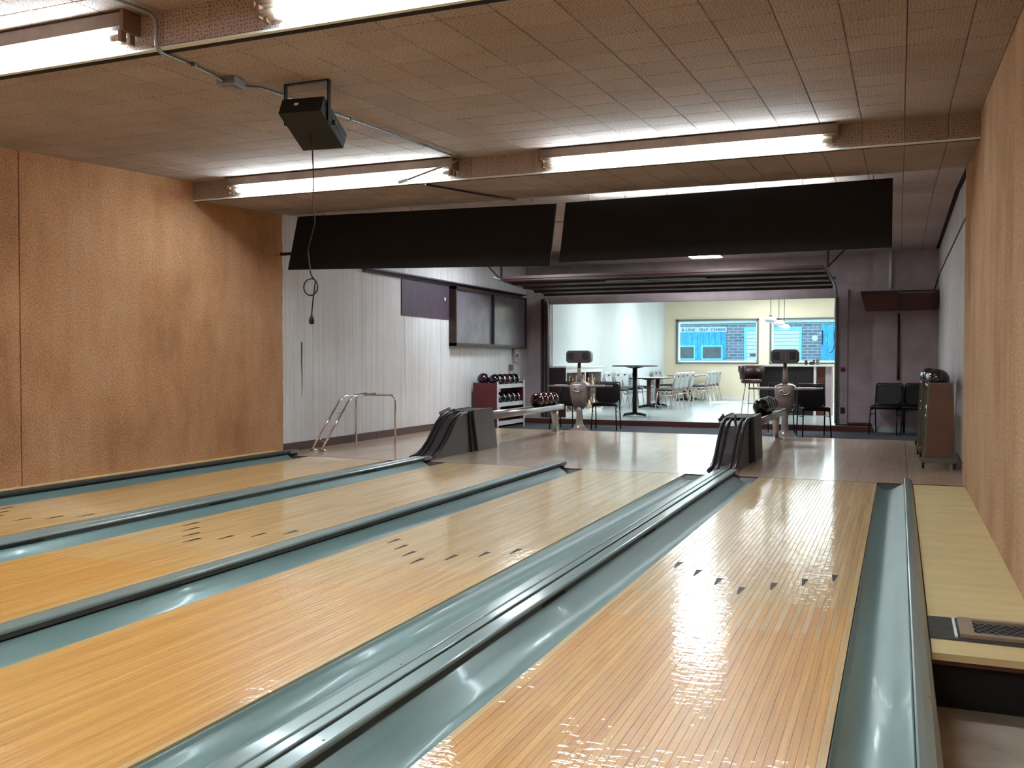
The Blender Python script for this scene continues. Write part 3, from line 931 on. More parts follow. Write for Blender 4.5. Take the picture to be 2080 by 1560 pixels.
# ------------------------------------------------------------------ left wall: rail, board, display cabinet, switches
tag(MB().prism([(-5.732, 2.375), (-5.732, 2.435), (-5.60, 2.435), (-5.60, 2.415), (-5.70, 2.410), (-5.70, 2.375)], 1, 2.12, 8.10).build('wall_rail', 'purplewood'), 'long dark rail shelf high along the white panelled wall', 'rail')
tag(MB().box(-5.731, -5.715, 3.23, 4.84, 1.815, 2.374).build('notice_board', 'purplewood'), 'dark purple board fixed to white wall below the rail', 'board')
tag(MB().box(-5.714, -5.708, 4.66, 4.70, 2.12, 2.17).build('paper_tag', 'frame_white'), 'small white tag on the dark purple board', 'tag')
dc = thing('display_cabinet', 'shallow wall cabinet with two grey sliding panels in dark frame', 'cabinet', (-5.731, 6.48, 1.38))
MB().box(0.0, 0.015, -1.60, 1.60, 0.0, 0.99).build('back_board', 'darkwood', dc)
MB().box(0.0, 0.13, -1.62, 1.62, -0.01, 0.045).box(0.0, 0.13, -1.62, 1.62, 0.945, 0.993).box(0.0, 0.13, -1.62, -1.575, 0.0, 0.99).box(0.0, 0.13, 1.575, 1.62, 0.0, 0.99).build('frame', 'darkwood', dc)
MB().box(0.075, 0.085, -1.575, -0.01, 0.045, 0.945).build('sliding_panel', 'shade_panel', dc)
MB().box(0.095, 0.105, 0.02, 1.575, 0.045, 0.945).build('sliding_panel', 'shade_panel', dc)
MB().box(0.075, 0.125, -0.03, 0.025, 0.045, 0.945).build('centre_stile', 'black', dc)
sw = thing('switch_box', 'surface mounted triple switch box under the wall cabinet', 'switch', (-5.731, 7.76, 1.10))
MB().box(0, 0.055, -0.11, 0.11, 0, 0.25, 0.004).build('box', 'mauve_wall', sw)
for k in range(3):
    MB().box(0.055, 0.062, -0.045, 0.045, 0.015 + k * 0.08, 0.075 + k * 0.08, 0.002).build('switch_plate', 'frame_white' if k != 1 else 'brown_frame', sw)
    MB().box(0.062, 0.070, -0.012, 0.012, 0.033 + k * 0.08, 0.057 + k * 0.08).build('switch_toggle', 'rubber', sw)
so = thing('socket_box', 'small grey surface socket box below the triple switch', 'socket', (-5.731, 7.53, 0.94))
MB().box(0, 0.06, -0.05, 0.05, 0, 0.115, 0.004).build('box', 'fixture', so)
MB().tube([(0.02, 0, 0.0), (0.02, 0, -0.22)], 0.010, 6).build('riser_pipe', 'plaster', so)

# ------------------------------------------------------------------ overhead sectional door, stored open
od = thing('overhead_door', 'dark maroon sectional overhead door raised over the wide opening', 'overhead door', (-2.49, 6.85, 2.48))
sl = -0.13 / 2.13
for k in range(4):
    ya = -1.08 + k * 0.535
    yb_ = ya + 0.525
    za, zb2 = 0.065 + (ya + 1.08) * sl, 0.065 + (yb_ + 1.08) * sl
    X0, X1 = -2.66, 2.66
    sec = MB().add([(X0, ya, za), (X1, ya, za), (X1, yb_, zb2), (X0, yb_, zb2), (X0, ya, za + .045), (X1, ya, za + .045), (X1, yb_, zb2 + .045), (X0, yb_, zb2 + .045)],
                   [(0, 3, 2, 1), (4, 5, 6, 7), (0, 1, 5, 4), (1, 2, 6, 5), (2, 3, 7, 6), (3, 0, 4, 7)]).build('door_section', 'doorwood', od)
    MB().box(X0, X1, ya + 0.02, ya + 0.06, za - 0.035, za).build('rib', 'darkwood', sec)
    MB().box(X0, X1, yb_ - 0.06, yb_ - 0.02, zb2 - 0.035, zb2).build('rib', 'darkwood', sec)
MB().box(-0.9, 0.8, -0.70, -0.66, 0.0, 0.02).build('lock_bar', 'steel', od)
for sx in (-2.72, 2.70):
    MB().tube(bend([(sx, -1.35, 0.075), (sx, 1.0, -0.045), (sx, 1.36, -0.10), (sx, 1.40, -0.5), (sx, 1.42, -2.46)], 0.22, 6), 0.022, 6).build('track', 'steel', od)
MB().box(2.70, 2.73, -1.0, -0.96, 0.08, 0.52).build('hanger_strap', 'darkwood', od)
MB().tube([(2.71, -0.95, 0.09), (3.05, -0.6, 0.50)], 0.014, 5).build('hanger_strap', 'darkwood', od)
MB().tube([(-3.05, -1.35, 0.52), (-2.74, -1.0, 0.08)], 0.014, 5).build('hanger_strap', 'darkwood', od)
MB().box(-2.73, -2.70, -1.0, -0.96, 0.08, 0.52).build('hanger_strap', 'darkwood', od)
MB().tube([(-2.7, 1.25, 0.10), (2.7, 1.25, 0.10)], 0.018, 8).build('spring_shaft', 'steel', od)
tf = thing('ceiling_light', 'lit oblong ceiling panel above the overhead door', 'ceiling light', (-1.92, 6.85, 2.955))
MB().box(-0.29, 0.29, -0.72, 0.68, 0.0, 0.04).build('frame', 'whitemetal', tf)
MB().box(-0.26, 0.26, -0.69, 0.65, -0.006, 0.0).build('diffuser', 'lit_square', tf)
for px, lab in ((-1.45, 'added lit oblong ceiling panel over approach, between the ball returns'), (-4.4, 'added lit oblong ceiling panel over approach, close to the white panelled wall')):  # extra lamps added out of view behind the black panels to brighten the approach
    tf = thing('ceiling_light', lab, 'ceiling light', (px, 4.7, 2.955))
    MB().box(-0.32, 0.32, -0.62, 0.62, 0.0, 0.04).build('frame', 'whitemetal', tf)
    MB().box(-0.29, 0.29, -0.59, 0.59, -0.006, 0.0).build('diffuser', 'lit_square', tf)
ec = thing('emergency_light', 'small black and white twin-lamp unit under ceiling before the door', 'emergency light', (-2.35, 4.4, 2.66))
MB().box(-0.14, 0.02, -0.05, 0.05, 0.0, 0.07, 0.01).build('body', 'black', ec)
MB().box(0.02, 0.10, -0.05, 0.05, 0.0, 0.07, 0.01).build('lamp_housing', 'whitemetal', ec)
MB().tube([(-0.06, 0, 0.07), (-0.06, 0, 0.335)], 0.01, 6).build('drop_rod', 'blackmetal', ec)

# ------------------------------------------------------------------ wall-hung twin box by the back wall
wh = thing('wall_speaker', 'dark red-brown twin-panel box hung high before the mauve wall', 'speaker box', (1.235, 7.80, 1.96))
MB().add([(-0.52, -0.20, 0.0), (0.58, -0.20, 0.0), (0.58, 0.22, 0.02), (-0.52, 0.22, 0.02), (-0.60, -0.26, 0.33), (0.58, -0.26, 0.33), (0.58, 0.22, 0.37), (-0.58, 0.22, 0.37)],
         [(0, 3, 2, 1), (4, 5, 6, 7), (0, 1, 5, 4), (1, 2, 6, 5), (2, 3, 7, 6), (3, 0, 4, 7)]).build('cabinet', 'darkwood', wh)
for xa, xb in ((-0.55, -0.035), (0.035, 0.50)):
    MB().add([(xa + 0.03, -0.212, 0.012), (xb, -0.212, 0.012), (xb, -0.265, 0.285), (xa, -0.265, 0.285), (xa + 0.03, -0.20, 0.012), (xb, -0.20, 0.012), (xb, -0.25, 0.285), (xa, -0.25, 0.285)],
             [(0, 1, 2, 3), (7, 6, 5, 4), (0, 4, 5, 1), (1, 5, 6, 2), (2, 6, 7, 3), (3, 7, 4, 0)]).build('front_panel', 'box_front', wh)
MB().box(-0.02, 0.54, -0.272, -0.255, 0.290, 0.300).build('edge_strip', 'brown_frame', wh)
MB().tube([(0.54, 0.0, 0.34), (0.62, 0.05, 0.62)], 0.012, 6).build('stay_rod', 'blackmetal', wh)
po = thing('wall_pole', 'thin dark pole hanging below twin-panel box', 'pole', (1.235, 8.02, 0.80))
MB().tube([(0, 0, 0.0), (0, 0, 0.26), (0, 0, 1.14)], [0.022, 0.022, 0.015], 8).build('pole', 'darkwood', po)

# ------------------------------------------------------------------ ball returns
def ball_return(label, dx):
    t = thing('ball_return', label, 'ball return', (dx - 0.39, 1.0, 0.0), group='two ball returns')
    top = [(-0.88, 0.012), (-0.74, 0.028), (-0.60, 0.075), (-0.46, 0.16), (-0.33, 0.27), (-0.22, 0.365), (-0.11, 0.43), (0.0, 0.465), (0.10, 0.475), (0.24, 0.46)]
    MB().prism(top + [(0.42, 0.002), (-0.88, 0.002)], 0, -0.125, 0.125).build('ramp_body', 'hood', t)
    for rx, rr in ((-0.120, 0.020), (-0.060, 0.013), (0.062, 0.013), (0.120, 0.020)):
        MB().tube([(rx, p[0], p[1] + 0.012) for p in top], rr, 8).build('ramp_track', 'hoodrib', t)
    MB().add([(-0.145, 0.22, 0.0), (0.145, 0.22, 0.0), (0.145, 0.96, 0.0), (-0.145, 0.96, 0.0), (-0.145, 0.14, 0.505), (0.145, 0.14, 0.505), (0.145, 0.76, 0.515), (-0.145, 0.76, 0.515)],
             [(0, 3, 2, 1), (4, 5, 6, 7), (0, 1, 5, 4), (1, 2, 6, 5), (2, 3, 7, 6), (3, 0, 4, 7)]).build('housing_core', 'black', t)
    for e in (-1, 1):
        poly = [(0.36, 0.0), (0.96, 0.0), (0.80, 0.525), (0.22, 0.515), (0.25, 0.36)]
        MB().prism(poly, 0, e * 0.146, e * 0.170).build('side_panel', 'hood', t)
    MB().add([(-0.165, -0.04, 0.50), (-0.150, -0.04, 0.46), (-0.150, 0.24, 0.50), (-0.165, 0.24, 0.545), (-0.18, -0.04, 0.50), (-0.165, -0.04, 0.455), (-0.165, 0.24, 0.495), (-0.18, 0.24, 0.545)],
             [(0, 1, 2, 3), (7, 6, 5, 4), (0, 4, 5, 1), (1, 5, 6, 2), (2, 6, 7, 3), (3, 7, 4, 0)]).build('side_flap', 'hood', t)
    MB().prism([(-0.02, 0.47), (0.04, 0.47), (0.03, 0.54), (0.0, 0.54)], 0, -0.01, 0.01).build('ball_stop', 'redpanel', t)
    # rack for the balls
    for e in (-1, 1):
        MB().loft([[(e * 0.115 + px, yy, 0.40 + pz) for px, pz in rrect(0.05, 0.085, 0.02, 3)] for yy in (0.78, 3.66)], True).build('rail', 'alu', t)
    MB().box(-0.09, 0.09, 0.80, 3.62, 0.355, 0.4253).build('rack_bed', 'hoodrib', t)
    MB().loft([[(px, yy, 0.40 + pz) for px, pz in rrect(0.28 - d, 0.09 - d, 0.02, 3)] for yy, d in ((3.64, 0.0), (3.70, 0.0), (3.73, 0.02))], True).build('end_cap', 'alu', t)
    MB().lathe([(0.020, 0), (0.020, 0.006), (0.008, 0.012)], (0, 0, 0), 10).build('end_bolt', 'chrome', t, loc=(0.06, 3.73, 0.405), rot=(-PI / 2, 0, 0))
    MB().loft([[(px, 3.60 + py + oy, zz) for px, py in rrect(w, d, min(w, d) * 0.3, 3)] for zz, w, d, oy in ((0.012, 0.075, 0.11, 0.10), (0.10, 0.07, 0.10, 0.09), (0.25, 0.09, 0.12, 0.05), (0.36, 0.12, 0.15, 0.0))], True).build('leg', 'alu', t)
    MB().lathe([(0.095, 0.0), (0.095, 0.010), (0.06, 0.020)], (0, 3.70, 0.0), 16).build('foot', 'chrome', t)
    return t
ball_return('grey ball return hood with aluminium rack holding four balls', -3.38)
ball_return('grey ball return hood with aluminium rack holding five dark balls', 0.0)
BR = 0.108
_bmesh = {}
ORD = ('first', 'second', 'third', 'fourth', 'fifth', 'sixth')
def ball(label, loc, kind, group):
    if kind not in _bmesh:
        b = bmesh.new()
        bmesh.ops.create_uvsphere(b, u_segments=28, v_segments=18, radius=BR)
        me = bpy.data.meshes.new('bowling_ball')
        b.to_mesh(me)
        b.free()
        for p in me.polygons:
            p.use_smooth = True
        me.materials.append(M['ball_' + kind])
        _bmesh[kind] = me
    o = inst('bowling_ball', _bmesh[kind], None, loc, (random.uniform(0, 3), random.uniform(0, 3), 0))
    return tag(o, label, 'bowling ball', group)
for k, kd in enumerate(('maroon', 'maroon', 'maroon', 'purple')):
    lab = '%s bowling ball, %s from the hood on the four-ball return rack' % (kd, ORD[k])
    ball(lab, (-3.77, 3.84 + k * 0.222, 0.5335), kd, 'balls on the four-ball return rack')
for k in range(5):
    ball('black bowling ball, %s from the hood on the five-ball return rack' % ORD[k], (-0.39, 3.10 + k * 0.222, 0.5335), 'black', 'balls on the five-ball return rack')

# ------------------------------------------------------------------ ball racks
def side_rack():
    """rack with its long side along y, base centre at origin"""
    t = thing('ball_rack', 'x', 'ball rack')
    for e in (-1, 1):
        yy = e * 0.60
        MB().add([(-0.165, yy - .012, 0.10), (0.15, yy - .012, 0.10), (0.115, yy - .012, 0.90), (-0.125, yy - .012, 0.90), (-0.165, yy + .012, 0.10), (0.15, yy + .012, 0.10), (0.115, yy + .012, 0.90), (-0.125, yy + .012, 0.90)],
                 [(0, 1, 2, 3), (7, 6, 5, 4), (0, 4, 5, 1), (1, 5, 6, 2), (2, 6, 7, 3), (3, 7, 4, 0)]).build('end_frame', 'greenmetal', t)
        o = e * 0.014
        MB().add([(-0.145, yy + o - .003, 0.12), (0.13, yy + o - .003, 0.12), (0.10, yy + o - .003, 0.885), (-0.11, yy + o - .003, 0.885), (-0.145, yy + o + .003, 0.12), (0.13, yy + o + .003, 0.12), (0.10, yy + o + .003, 0.885), (-0.11, yy + o + .003, 0.885)],
                 [(0, 1, 2, 3), (7, 6, 5, 4), (0, 4, 5, 1), (1, 5, 6, 2), (2, 6, 7, 3), (3, 7, 4, 0)]).build('end_panel', 'brownboard', t)
        MB().box(-0.19, 0.16, yy - 0.03, yy + 0.03, 0.06, 0.115, 0.006).build('foot_bar', 'greenmetal', t)
        for cx in (-0.165, 0.13):
            c = MB().tube([(cx - 0.012, yy, 0.034), (cx + 0.012, yy, 0.034)], 0.034, 12).build('caster', 'rubber', t)
            MB().box(cx - 0.016, cx + 0.016, yy - 0.014, yy + 0.014, 0.045, 0.068).build('caster_fork', 'blackmetal', c)
    for zz in (0.18, 0.50, 0.86):
        for xx in (-0.115, 0.075):
            MB().tube([(xx, -0.588, zz), (xx, 0.588, zz)], 0.012, 6).build('shelf_rail', 'steel', t)
    return t
rk = side_rack()
rk['group'] = 'wheeled ball racks along the tan wall side'
rk.location = (1.655, 2.06, 0.0)
rk['label'] = 'wheeled ball rack with brown hardboard end nearest the sprayed tan wall'
r2 = dup(rk, 'wheeled ball rack lined up behind the hardboard-ended one, nearer the carpet', (1.63, 3.62, 0.0))
for rx, ry, nm in ((1.655, 2.06, 'front'), (1.63, 3.62, 'rear')):
    for zz, tier in ((0.86, 'top'), (0.50, 'middle'), (0.18, 'bottom')):
        for k in range(5):
            kd = 'purple' if tier == 'top' else random.choice(('black', 'maroon', 'purple'))
            lab = '%s bowling ball, %s from lanes on %s tier of wheeled rack %s' % (kd, ORD[k], tier, 'nearer the lanes' if nm == 'front' else 'nearer the carpet')
            ball(lab, (rx - 0.02, ry - 0.45 + k * 0.225, zz + 0.0738), kd, 'balls on the wheeled racks')
lk = thing('ball_rack', 'oxblood-ended ball rack with white shelf edges against the white wall', 'ball rack', (-5.42, 6.35, -0.10))
for e in (-1, 1):
    MB().box(-0.26, 0.20, e * 0.62 - 0.012, e * 0.62 + 0.012, 0.0, 0.84).build('end_panel', 'redpanel', lk)
    MB().box(0.20, 0.215, e * 0.62 - 0.016, e * 0.62 + 0.016, 0.0, 0.865).build('front_edge', 'whitemetal', lk)
for zz in (0.12, 0.45, 0.775):
    MB().box(0.16, 0.195, -0.608, 0.608, zz - 0.035, zz + 0.035).build('shelf_edge', 'whitemetal', lk)
    MB().box(-0.22, -0.19, -0.608, 0.608, zz - 0.02, zz + 0.03).build('shelf_rail', 'darkwood', lk)
    MB().box(-0.19, 0.16, -0.608, 0.608, zz - 0.035, zz - 0.02).build('shelf', 'darkwood', lk)
    MB().box(-0.03, 0.0, -0.608, 0.608, zz - 0.02, zz + 0.03).build('shelf_rail', 'darkwood', lk)
MB().box(-0.26, 0.19, -0.60, 0.60, 0.0, 0.05).build('plinth', 'darkwood', lk)
for row, zz in ((('black', 'black', 'maroon', 'black', 'black'), 0.775), (('black', 'black', 'black', 'purple', 'black'), 0.45)):
    for k, kd in enumerate(row):
        ball('%s bowling ball, %s from lanes on %s shelf of oxblood-ended rack' % (kd, ORD[k], 'top' if zz > .5 else 'middle'), (-5.42 + 0.08, 6.35 - 0.46 + k * 0.23, -0.10 + zz + 0.108), kd, 'balls on the oxblood-ended rack')
    ball('purple bowling ball on wall side of the %s shelf of oxblood-ended rack' % ('top' if zz > .5 else 'middle'), (-5.42 - 0.14, 6.35 - 0.46, -0.10 + zz + 0.126), 'purple', 'balls on the oxblood-ended rack')

# ------------------------------------------------------------------ chrome ball ramp for young bowlers
cr = thing('ball_ramp', 'chrome tube ball ramp frame standing by white wall baseboard', 'ball ramp', (-5.40, 1.2, 0.0))
for dx in (-0.10, 0.04):
    MB().tube(bend([(dx, -0.66, 0.03), (dx, 0.02, 0.655), (dx, 0.64, 0.675)], 0.10, 6), 0.014, 8).build('rail', 'chrome', cr)
    MB().tube([(dx - 0.035, -0.64, 0.016), (dx + 0.055, -0.64, 0.016)], 0.016, 8).build('foot_roller', 'chrome', cr)
MB().tube(bend([(-0.27, 0.64, 0.0), (-0.27, 0.64, 0.66), (0.345, 0.64, 0.66), (0.345, 0.64, 0.0)], 0.10, 6), 0.014, 8).build('leg_hoop', 'chrome', cr)
for yy, zz in ((-0.50, 0.16), (-0.12, 0.50)):
    MB().tube([(-0.10, yy, zz)] + [(-0.03 + 0.07 * math.cos(a), yy, zz - 0.055 * math.sin(a)) for a in [PI - PI * k / 6 for k in range(7)]] + [(0.04, yy, zz)], 0.006, 6).build('cradle_wire', 'chrome', cr)

# ------------------------------------------------------------------ scoring consoles
def console():
    t = thing('scoring_console', 'x', 'scoring console')
    MB().lathe([(0.24, 0.0), (0.24, 0.012), (0.19, 0.03), (0.11, 0.07), (0.062, 0.14), (0.048, 0.28), (0.062, 0.46)], (0, 0, 0), 22, 1.0, 0.85).build('pedestal', 'fibre', t)
    rings = []
    for zz, w, d in ((0.40, 0.12, 0.12), (0.43, 0.20, 0.24), (0.50, 0.25, 0.32), (0.60, 0.285, 0.38), (0.72, 0.305, 0.42), (0.80, 0.315, 0.43), (0.835, 0.28, 0.38), (0.86, 0.19, 0.24), (0.868, 0.10, 0.12)):
        rings.append([(px, py + 0.07, zz) for px, py in rrect(w, d, min(w, d) * 0.25, 4)])
    bd = MB().loft(rings, True).build('body', 'fibre', t)
    MB().tube([(0.075 * math.cos(a), -0.146, 0.735 + 0.036 * math.sin(a)) for a in [2 * PI * k / 24 for k in range(24)]], 0.010, 6, closed=True).build('emblem_ring', 'alu', bd)
    MB().tube([(-0.03, -0.146, 0.725), (-0.01, -0.149, 0.745), (0.012, -0.149, 0.728), (0.03, -0.146, 0.757)], 0.008, 6).build('emblem_crown', 'alu', bd)
    MB().loft([[(px, py, zz) for px, py in rrect(w, d, min(w, d) * 0.25, 4)] for zz, w, d in ((0.85, 0.085, 0.075), (1.0, 0.07, 0.06), (1.20, 0.05, 0.045))], True).build('neck', 'fibre', t)
    for e in (-1, 1):
        w = [(e * 0.13, -0.10), (e * 0.26, -0.13), (e * 0.46, -0.11), (e * 0.56, -0.02), (e * 0.55, 0.12), (e * 0.40, 0.20), (e * 0.13, 0.14)]
        if e < 0:
            w = w[::-1]
        wg = MB().loft([[(p[0], p[1], 0.775) for p in w], [(p[0] * 1.02, p[1] * 1.04, 0.79) for p in w], [(p[0] * 1.02, p[1] * 1.04, 0.805) for p in w]], False).build('desk_wing', 'fibre', t)
        MB().box(e * 0.33 - 0.10, e * 0.33 + 0.10, -0.06, 0.10, 0.805, 0.811).build('score_sheet_tray', 'whitemetal', wg)
    rg = []
    for yy, k in ((-0.115, 0.94), (-0.105, 1.0), (0.0, 0.99), (0.20, 0.93), (0.23, 0.84)):
        rg.append([(px * k, yy, 1.295 + pz * k) for px, pz in rrect(0.42, 0.215, 0.055, 5)])
    hd = MB().loft(rg, True).build('head', 'fibredark', t)
    for e in (-1, 1):
        MB().prism(rrect(0.105, 0.125, 0.03, 4, e * 0.125, 1.305), 1, -0.1175, -0.114).build('lens_window', 'black', hd)
    MB().prism([(-0.05, 1.225), (0.05, 1.225), (0.04, 1.37), (-0.04, 1.37)], 1, -0.119, -0.114).build('face_plate', 'fibredark', hd)
    return t
c1 = console()
c1.location = (-3.86, 6.15, -0.10)
c1.rotation_euler = (0, 0, 0.10)
c1['label'] = 'beige scoring console with two desk wings in front of the trophy cabinet'
c1['group'] = 'two scoring consoles'
dup(c1, 'beige scoring console with two desk wings standing before the dark bar', (-0.41, 6.0, -0.10), 0.0)

# ------------------------------------------------------------------ black chairs
def chair(pad, frame, seatm, handle=False):
    """front faces -y, base centre at origin"""
    t = thing('chair', 'x', 'chair')
    rg = []
    for zz, w, d in ((0.425, 0.40, 0.38), (0.435, 0.44, 0.42), (0.465, 0.445, 0.425), (0.485, 0.40, 0.38)):
        rg.append([(px, py - 0.01, zz) for px, py in rrect(w, d, 0.07, 4)])
    MB().loft(rg, True).build('seat', seatm, t)
    rg = []
    for k, (dd, sc) in enumerate(((0.0, 0.94), (0.012, 1.0), (0.034, 1.0), (0.046, 0.94))):
        ring = []
        for px, pz in rrect(0.42 * sc, 0.34 * sc, 0.075, 4):
            ring.append((px, 0.175 + dd + (pz + 0.17) * 0.18, 0.655 + pz))
        rg.append(ring)
    bk = MB().loft(rg, True).build('backrest', pad, t)
    if handle:
        MB().prism(rrect(0.11, 0.035, 0.015, 3), 1, -0.03, 0.03).build('hand_hole', 'gap', bk, loc=(0, 0.245, 0.775), rot=(-0.178, 0, 0))
    for e in (-1, 1):
        MB().tube(bend([(e * 0.225, 0.27, 0.0), (e * 0.215, 0.185, 0.44), (e * 0.215, 0.20, 0.60), (e * 0.215, 0.25, 0.80)], 0.06), 0.011, 7).build('leg', frame, t)
        MB().tube([(e * 0.225, -0.215, 0.0), (e * 0.205, -0.165, 0.43)], 0.011, 7).build('leg', frame, t)
        MB().tube([(e * 0.21, -0.175, 0.415), (e * 0.21, 0.18, 0.415)], 0.010, 6).build('side_rail', frame, t)
        MB().tube([(e * 0.215, -0.19, 0.33), (e * 0.217, 0.20, 0.33)], 0.007, 6).build('stretcher', frame, t)
    MB().tube(bend([(-0.215, 0.25, 0.80), (-0.20, 0.262, 0.84), (0.20, 0.262, 0.84), (0.215, 0.25, 0.80)], 0.03), 0.011, 7).build('top_rail', frame, t)
    return t
bc = chair('vinylblack', 'blackmetal', 'vinylblack')
bc['group'] = 'black vinyl chairs'
bc['label'] = 'black vinyl chair beside the console in front of the trophy cabinet'
bc.location = (-3.57, 6.78, -0.10)
bc.rotation_euler = (0, 0, 0.12)
dup(bc, 'black vinyl chair mostly hidden behind the console before the trophy cabinet', (-4.30, 6.72, -0.10), -0.1)
dup(bc, 'black vinyl chair beside the console in front of the bar', (-0.02, 6.62, -0.10), 0.30)
dup(bc, 'black vinyl chair mostly hidden behind the console before the bar', (-0.66, 7.15, -0.10), -0.15)
dup(bc, 'black vinyl chair against mauve wall under the thin dark pole', (1.05, 7.68, -0.10), -0.22)
dup(bc, 'black vinyl chair in the wall corner behind the wheeled ball rack', (1.53, 7.66, -0.10), -0.12)
rb = thing('wall_button', 'red push button box on the opening side post', 'push button', (0.325, 8.37, 0.94))
MB().box(-0.035, 0.035, -0.03, 0.0, 0.0, 0.075, 0.006).build('box', 'red', rb)
MB().lathe([(0.018, 0.0), (0.018, 0.008), (0.010, 0.012)], (0, 0, 0), 12).build('button', 'rubber', rb, loc=(0, -0.03, 0.038), rot=(PI / 2, 0, 0))
tag(MB().box(0.29, 0.36, 8.345, 8.368, 0.20, 0.30, 0.005).build('socket_plate', 'rubber'), 'black socket plate low on the opening side post', 'socket')
# ------------------------------------------------------------------ dining room
def pedestal_table(label, loc, h, top_w, round_top, group=None, name='dining_table', edge='tabledark', topm='tabletop', post=0.045, postm='blackmetal'):
    t = thing(name, label, 'table', loc, 0.0, group)
    if round_top:
        MB().lathe([(top_w / 2 - 0.01, 0.0), (top_w / 2, 0.006), (top_w / 2, 0.022), (top_w / 2 - 0.004, 0.027)], (0, 0, h - 0.027), 36).build('table_top', edge, t)
    else:
        tp = MB().prism(rrect(top_w, top_w, 0.05, 4), 2, h - 0.030, h - 0.004).build('table_top', edge, t)
        MB().prism(rrect(top_w - 0.01, top_w - 0.01, 0.045, 4), 2, h - 0.004, h).build('laminate', topm, tp)
    MB().tube([(0, 0, 0.04), (0, 0, h - 0.045)], post, 12).build('post', postm, t)
    MB().prism([(-0.20, h - 0.032), (0.20, h - 0.032), (0.06, h - 0.062), (-0.06, h - 0.062)], 1, -0.03, 0.03).prism([(-0.20, h - 0.032), (0.20, h - 0.032), (0.06, h - 0.062), (-0.06, h - 0.062)], 0, -0.03, 0.03).build('top_bracket', 'blackmetal', t)
    for k in range(4):
        a = PI / 4 + k * PI / 2 + 0.25
        d = Vector((math.cos(a), math.sin(a), 0))
        MB().tube([d * 0.03 + Vector((0, 0, 0.05)), d * 0.18 + Vector((0, 0, 0.042)), d * 0.30 + Vector((0, 0, 0.025)), d * 0.315 + Vector((0, 0, 0.002))], [0.030, 0.024, 0.017, 0.016], 7).build('foot', 'blackmetal', t)
    return t
pedestal_table('tall round pedestal table with dark top near the step', (-3.74, 9.40, 0.0), 1.035, 0.93, True, name='high_table', edge='tabledark', post=0.05)
for i, (yy, lab) in enumerate(((12.80, 'first dining table of the row counted from the step, dark-edged'), (13.68, 'second dining table of the row counted from the step'), (16.84, 'third dining table of the row counted from the step'), (17.72, 'last dining table of the row, beside the window wall'))):
    pedestal_table(lab, (-4.30, yy, 0.0), 0.725, 0.78, False, 'dining tables in a row', post=0.05, postm='brownboard' if i == 0 else 'redwood')
gc = chair('backpad', 'chrome', 'seatdark', True)
gc['group'] = 'grey-backed dining chairs'
gc['label'] = 'first grey-backed dining chair from the step in row along pale wall'
gc.location = (-4.85, 12.05, 0.0)
gc.rotation_euler = (0, 0, PI / 2)
for k, yy in enumerate((12.85, 13.43, 14.50, 16.70, 17.20)):
    dup(gc, '%s grey-backed dining chair from the step in row along pale wall' % ORD[k + 1], (-4.85, yy, 0.0), PI / 2 + random.uniform(-.05, .05))
for k, yy in enumerate((12.25, 12.75, 13.25, 13.90)):
    dup(gc, '%s grey-backed dining chair from the step on open floor side, nearer table pair' % ORD[k], (-3.73, yy, 0.0), -PI / 2 + random.uniform(-.05, .05))
for k, yy in enumerate((16.05, 16.62, 17.15, 17.72)):
    dup(gc, '%s grey-backed dining chair from the step on open floor side, window wall table pair' % ORD[k], (-3.73, yy, 0.0), -PI / 2 + random.uniform(-.05, .05))

# trophy cabinet along the pale wall
tc = thing('trophy_cabinet', 'white-topped open shelf cabinet with dark end panel along pale wall', 'cabinet', (-5.05, 9.65, 0.0))
MB().box(-0.165, 0.165, -1.26, -1.235, 0.0, 0.985).build('end_panel', 'darkwood', tc)
MB().box(-0.165, 0.165, 1.235, 1.26, 0.0, 0.985).build('end_panel', 'counter', tc)
MB().box(-0.165, -0.150, -1.235, 1.235, 0.0, 0.985).build('back_panel', 'redwood', tc)
MB().box(-0.168, 0.185, -1.29, 1.29, 0.985, 1.015).build('top', 'counter', tc)
MB().box(0.145, 0.165, -1.235, 1.235, 0.885, 0.985).build('fascia', 'counter', tc)
MB().box(-0.15, 0.15, -1.235, 1.235, 0.50, 0.52).build('shelf', 'redwood', tc)
MB().box(-0.15, 0.16, -1.235, 1.235, 0.06, 0.09).build('shelf', 'counter', tc)
for yy in (-1.22, 0.02, 1.20):
    MB().box(0.140, 0.165, yy - 0.022, yy + 0.022, 0.0, 0.885).build('stile', 'counter', tc)
MB().box(0.12, 0.163, -1.235, 1.235, 0.0, 0.06).build('kick_board', 'counter', tc)
tprof = [(0.035, 0.0), (0.035, 0.05), (0.012, 0.06), (0.010, 0.11), (0.030, 0.17), (0.034, 0.23), (0.015, 0.25)]
pprof = [(0.026, 0.0), (0.040, 0.09), (0.045, 0.13), (0.022, 0.20), (0.018, 0.24), (0.026, 0.28), (0.012, 0.315)]
tm1 = MB().lathe(tprof, n=12).mesh('trophy', 'gold')
tm2 = MB().lathe(pprof, n=12).mesh('bowling_pin', 'marble')
for zz, shelf in ((0.52, 'upper'), (0.09, 'lower')):
    for k in range(9):
        yy = 9.65 - 1.02 + k * 0.25 + random.uniform(-.04, .04)
        xx = -5.05 + random.uniform(0.02, 0.09)
        if (k + (zz > .3)) % 2:
            tag(inst('trophy', tm1, None, (xx, yy, zz + 0.0008)), 'small brass trophy cup on %s shelf of the white-topped cabinet' % shelf, 'trophy', 'trophies on the cabinet shelves')
        else:
            tag(inst('bowling_pin', tm2, None, (xx, yy, zz + 0.0008)), 'small pale bowling pin on %s cabinet shelf' % shelf, 'bowling pin', 'pins on the cabinet shelves')

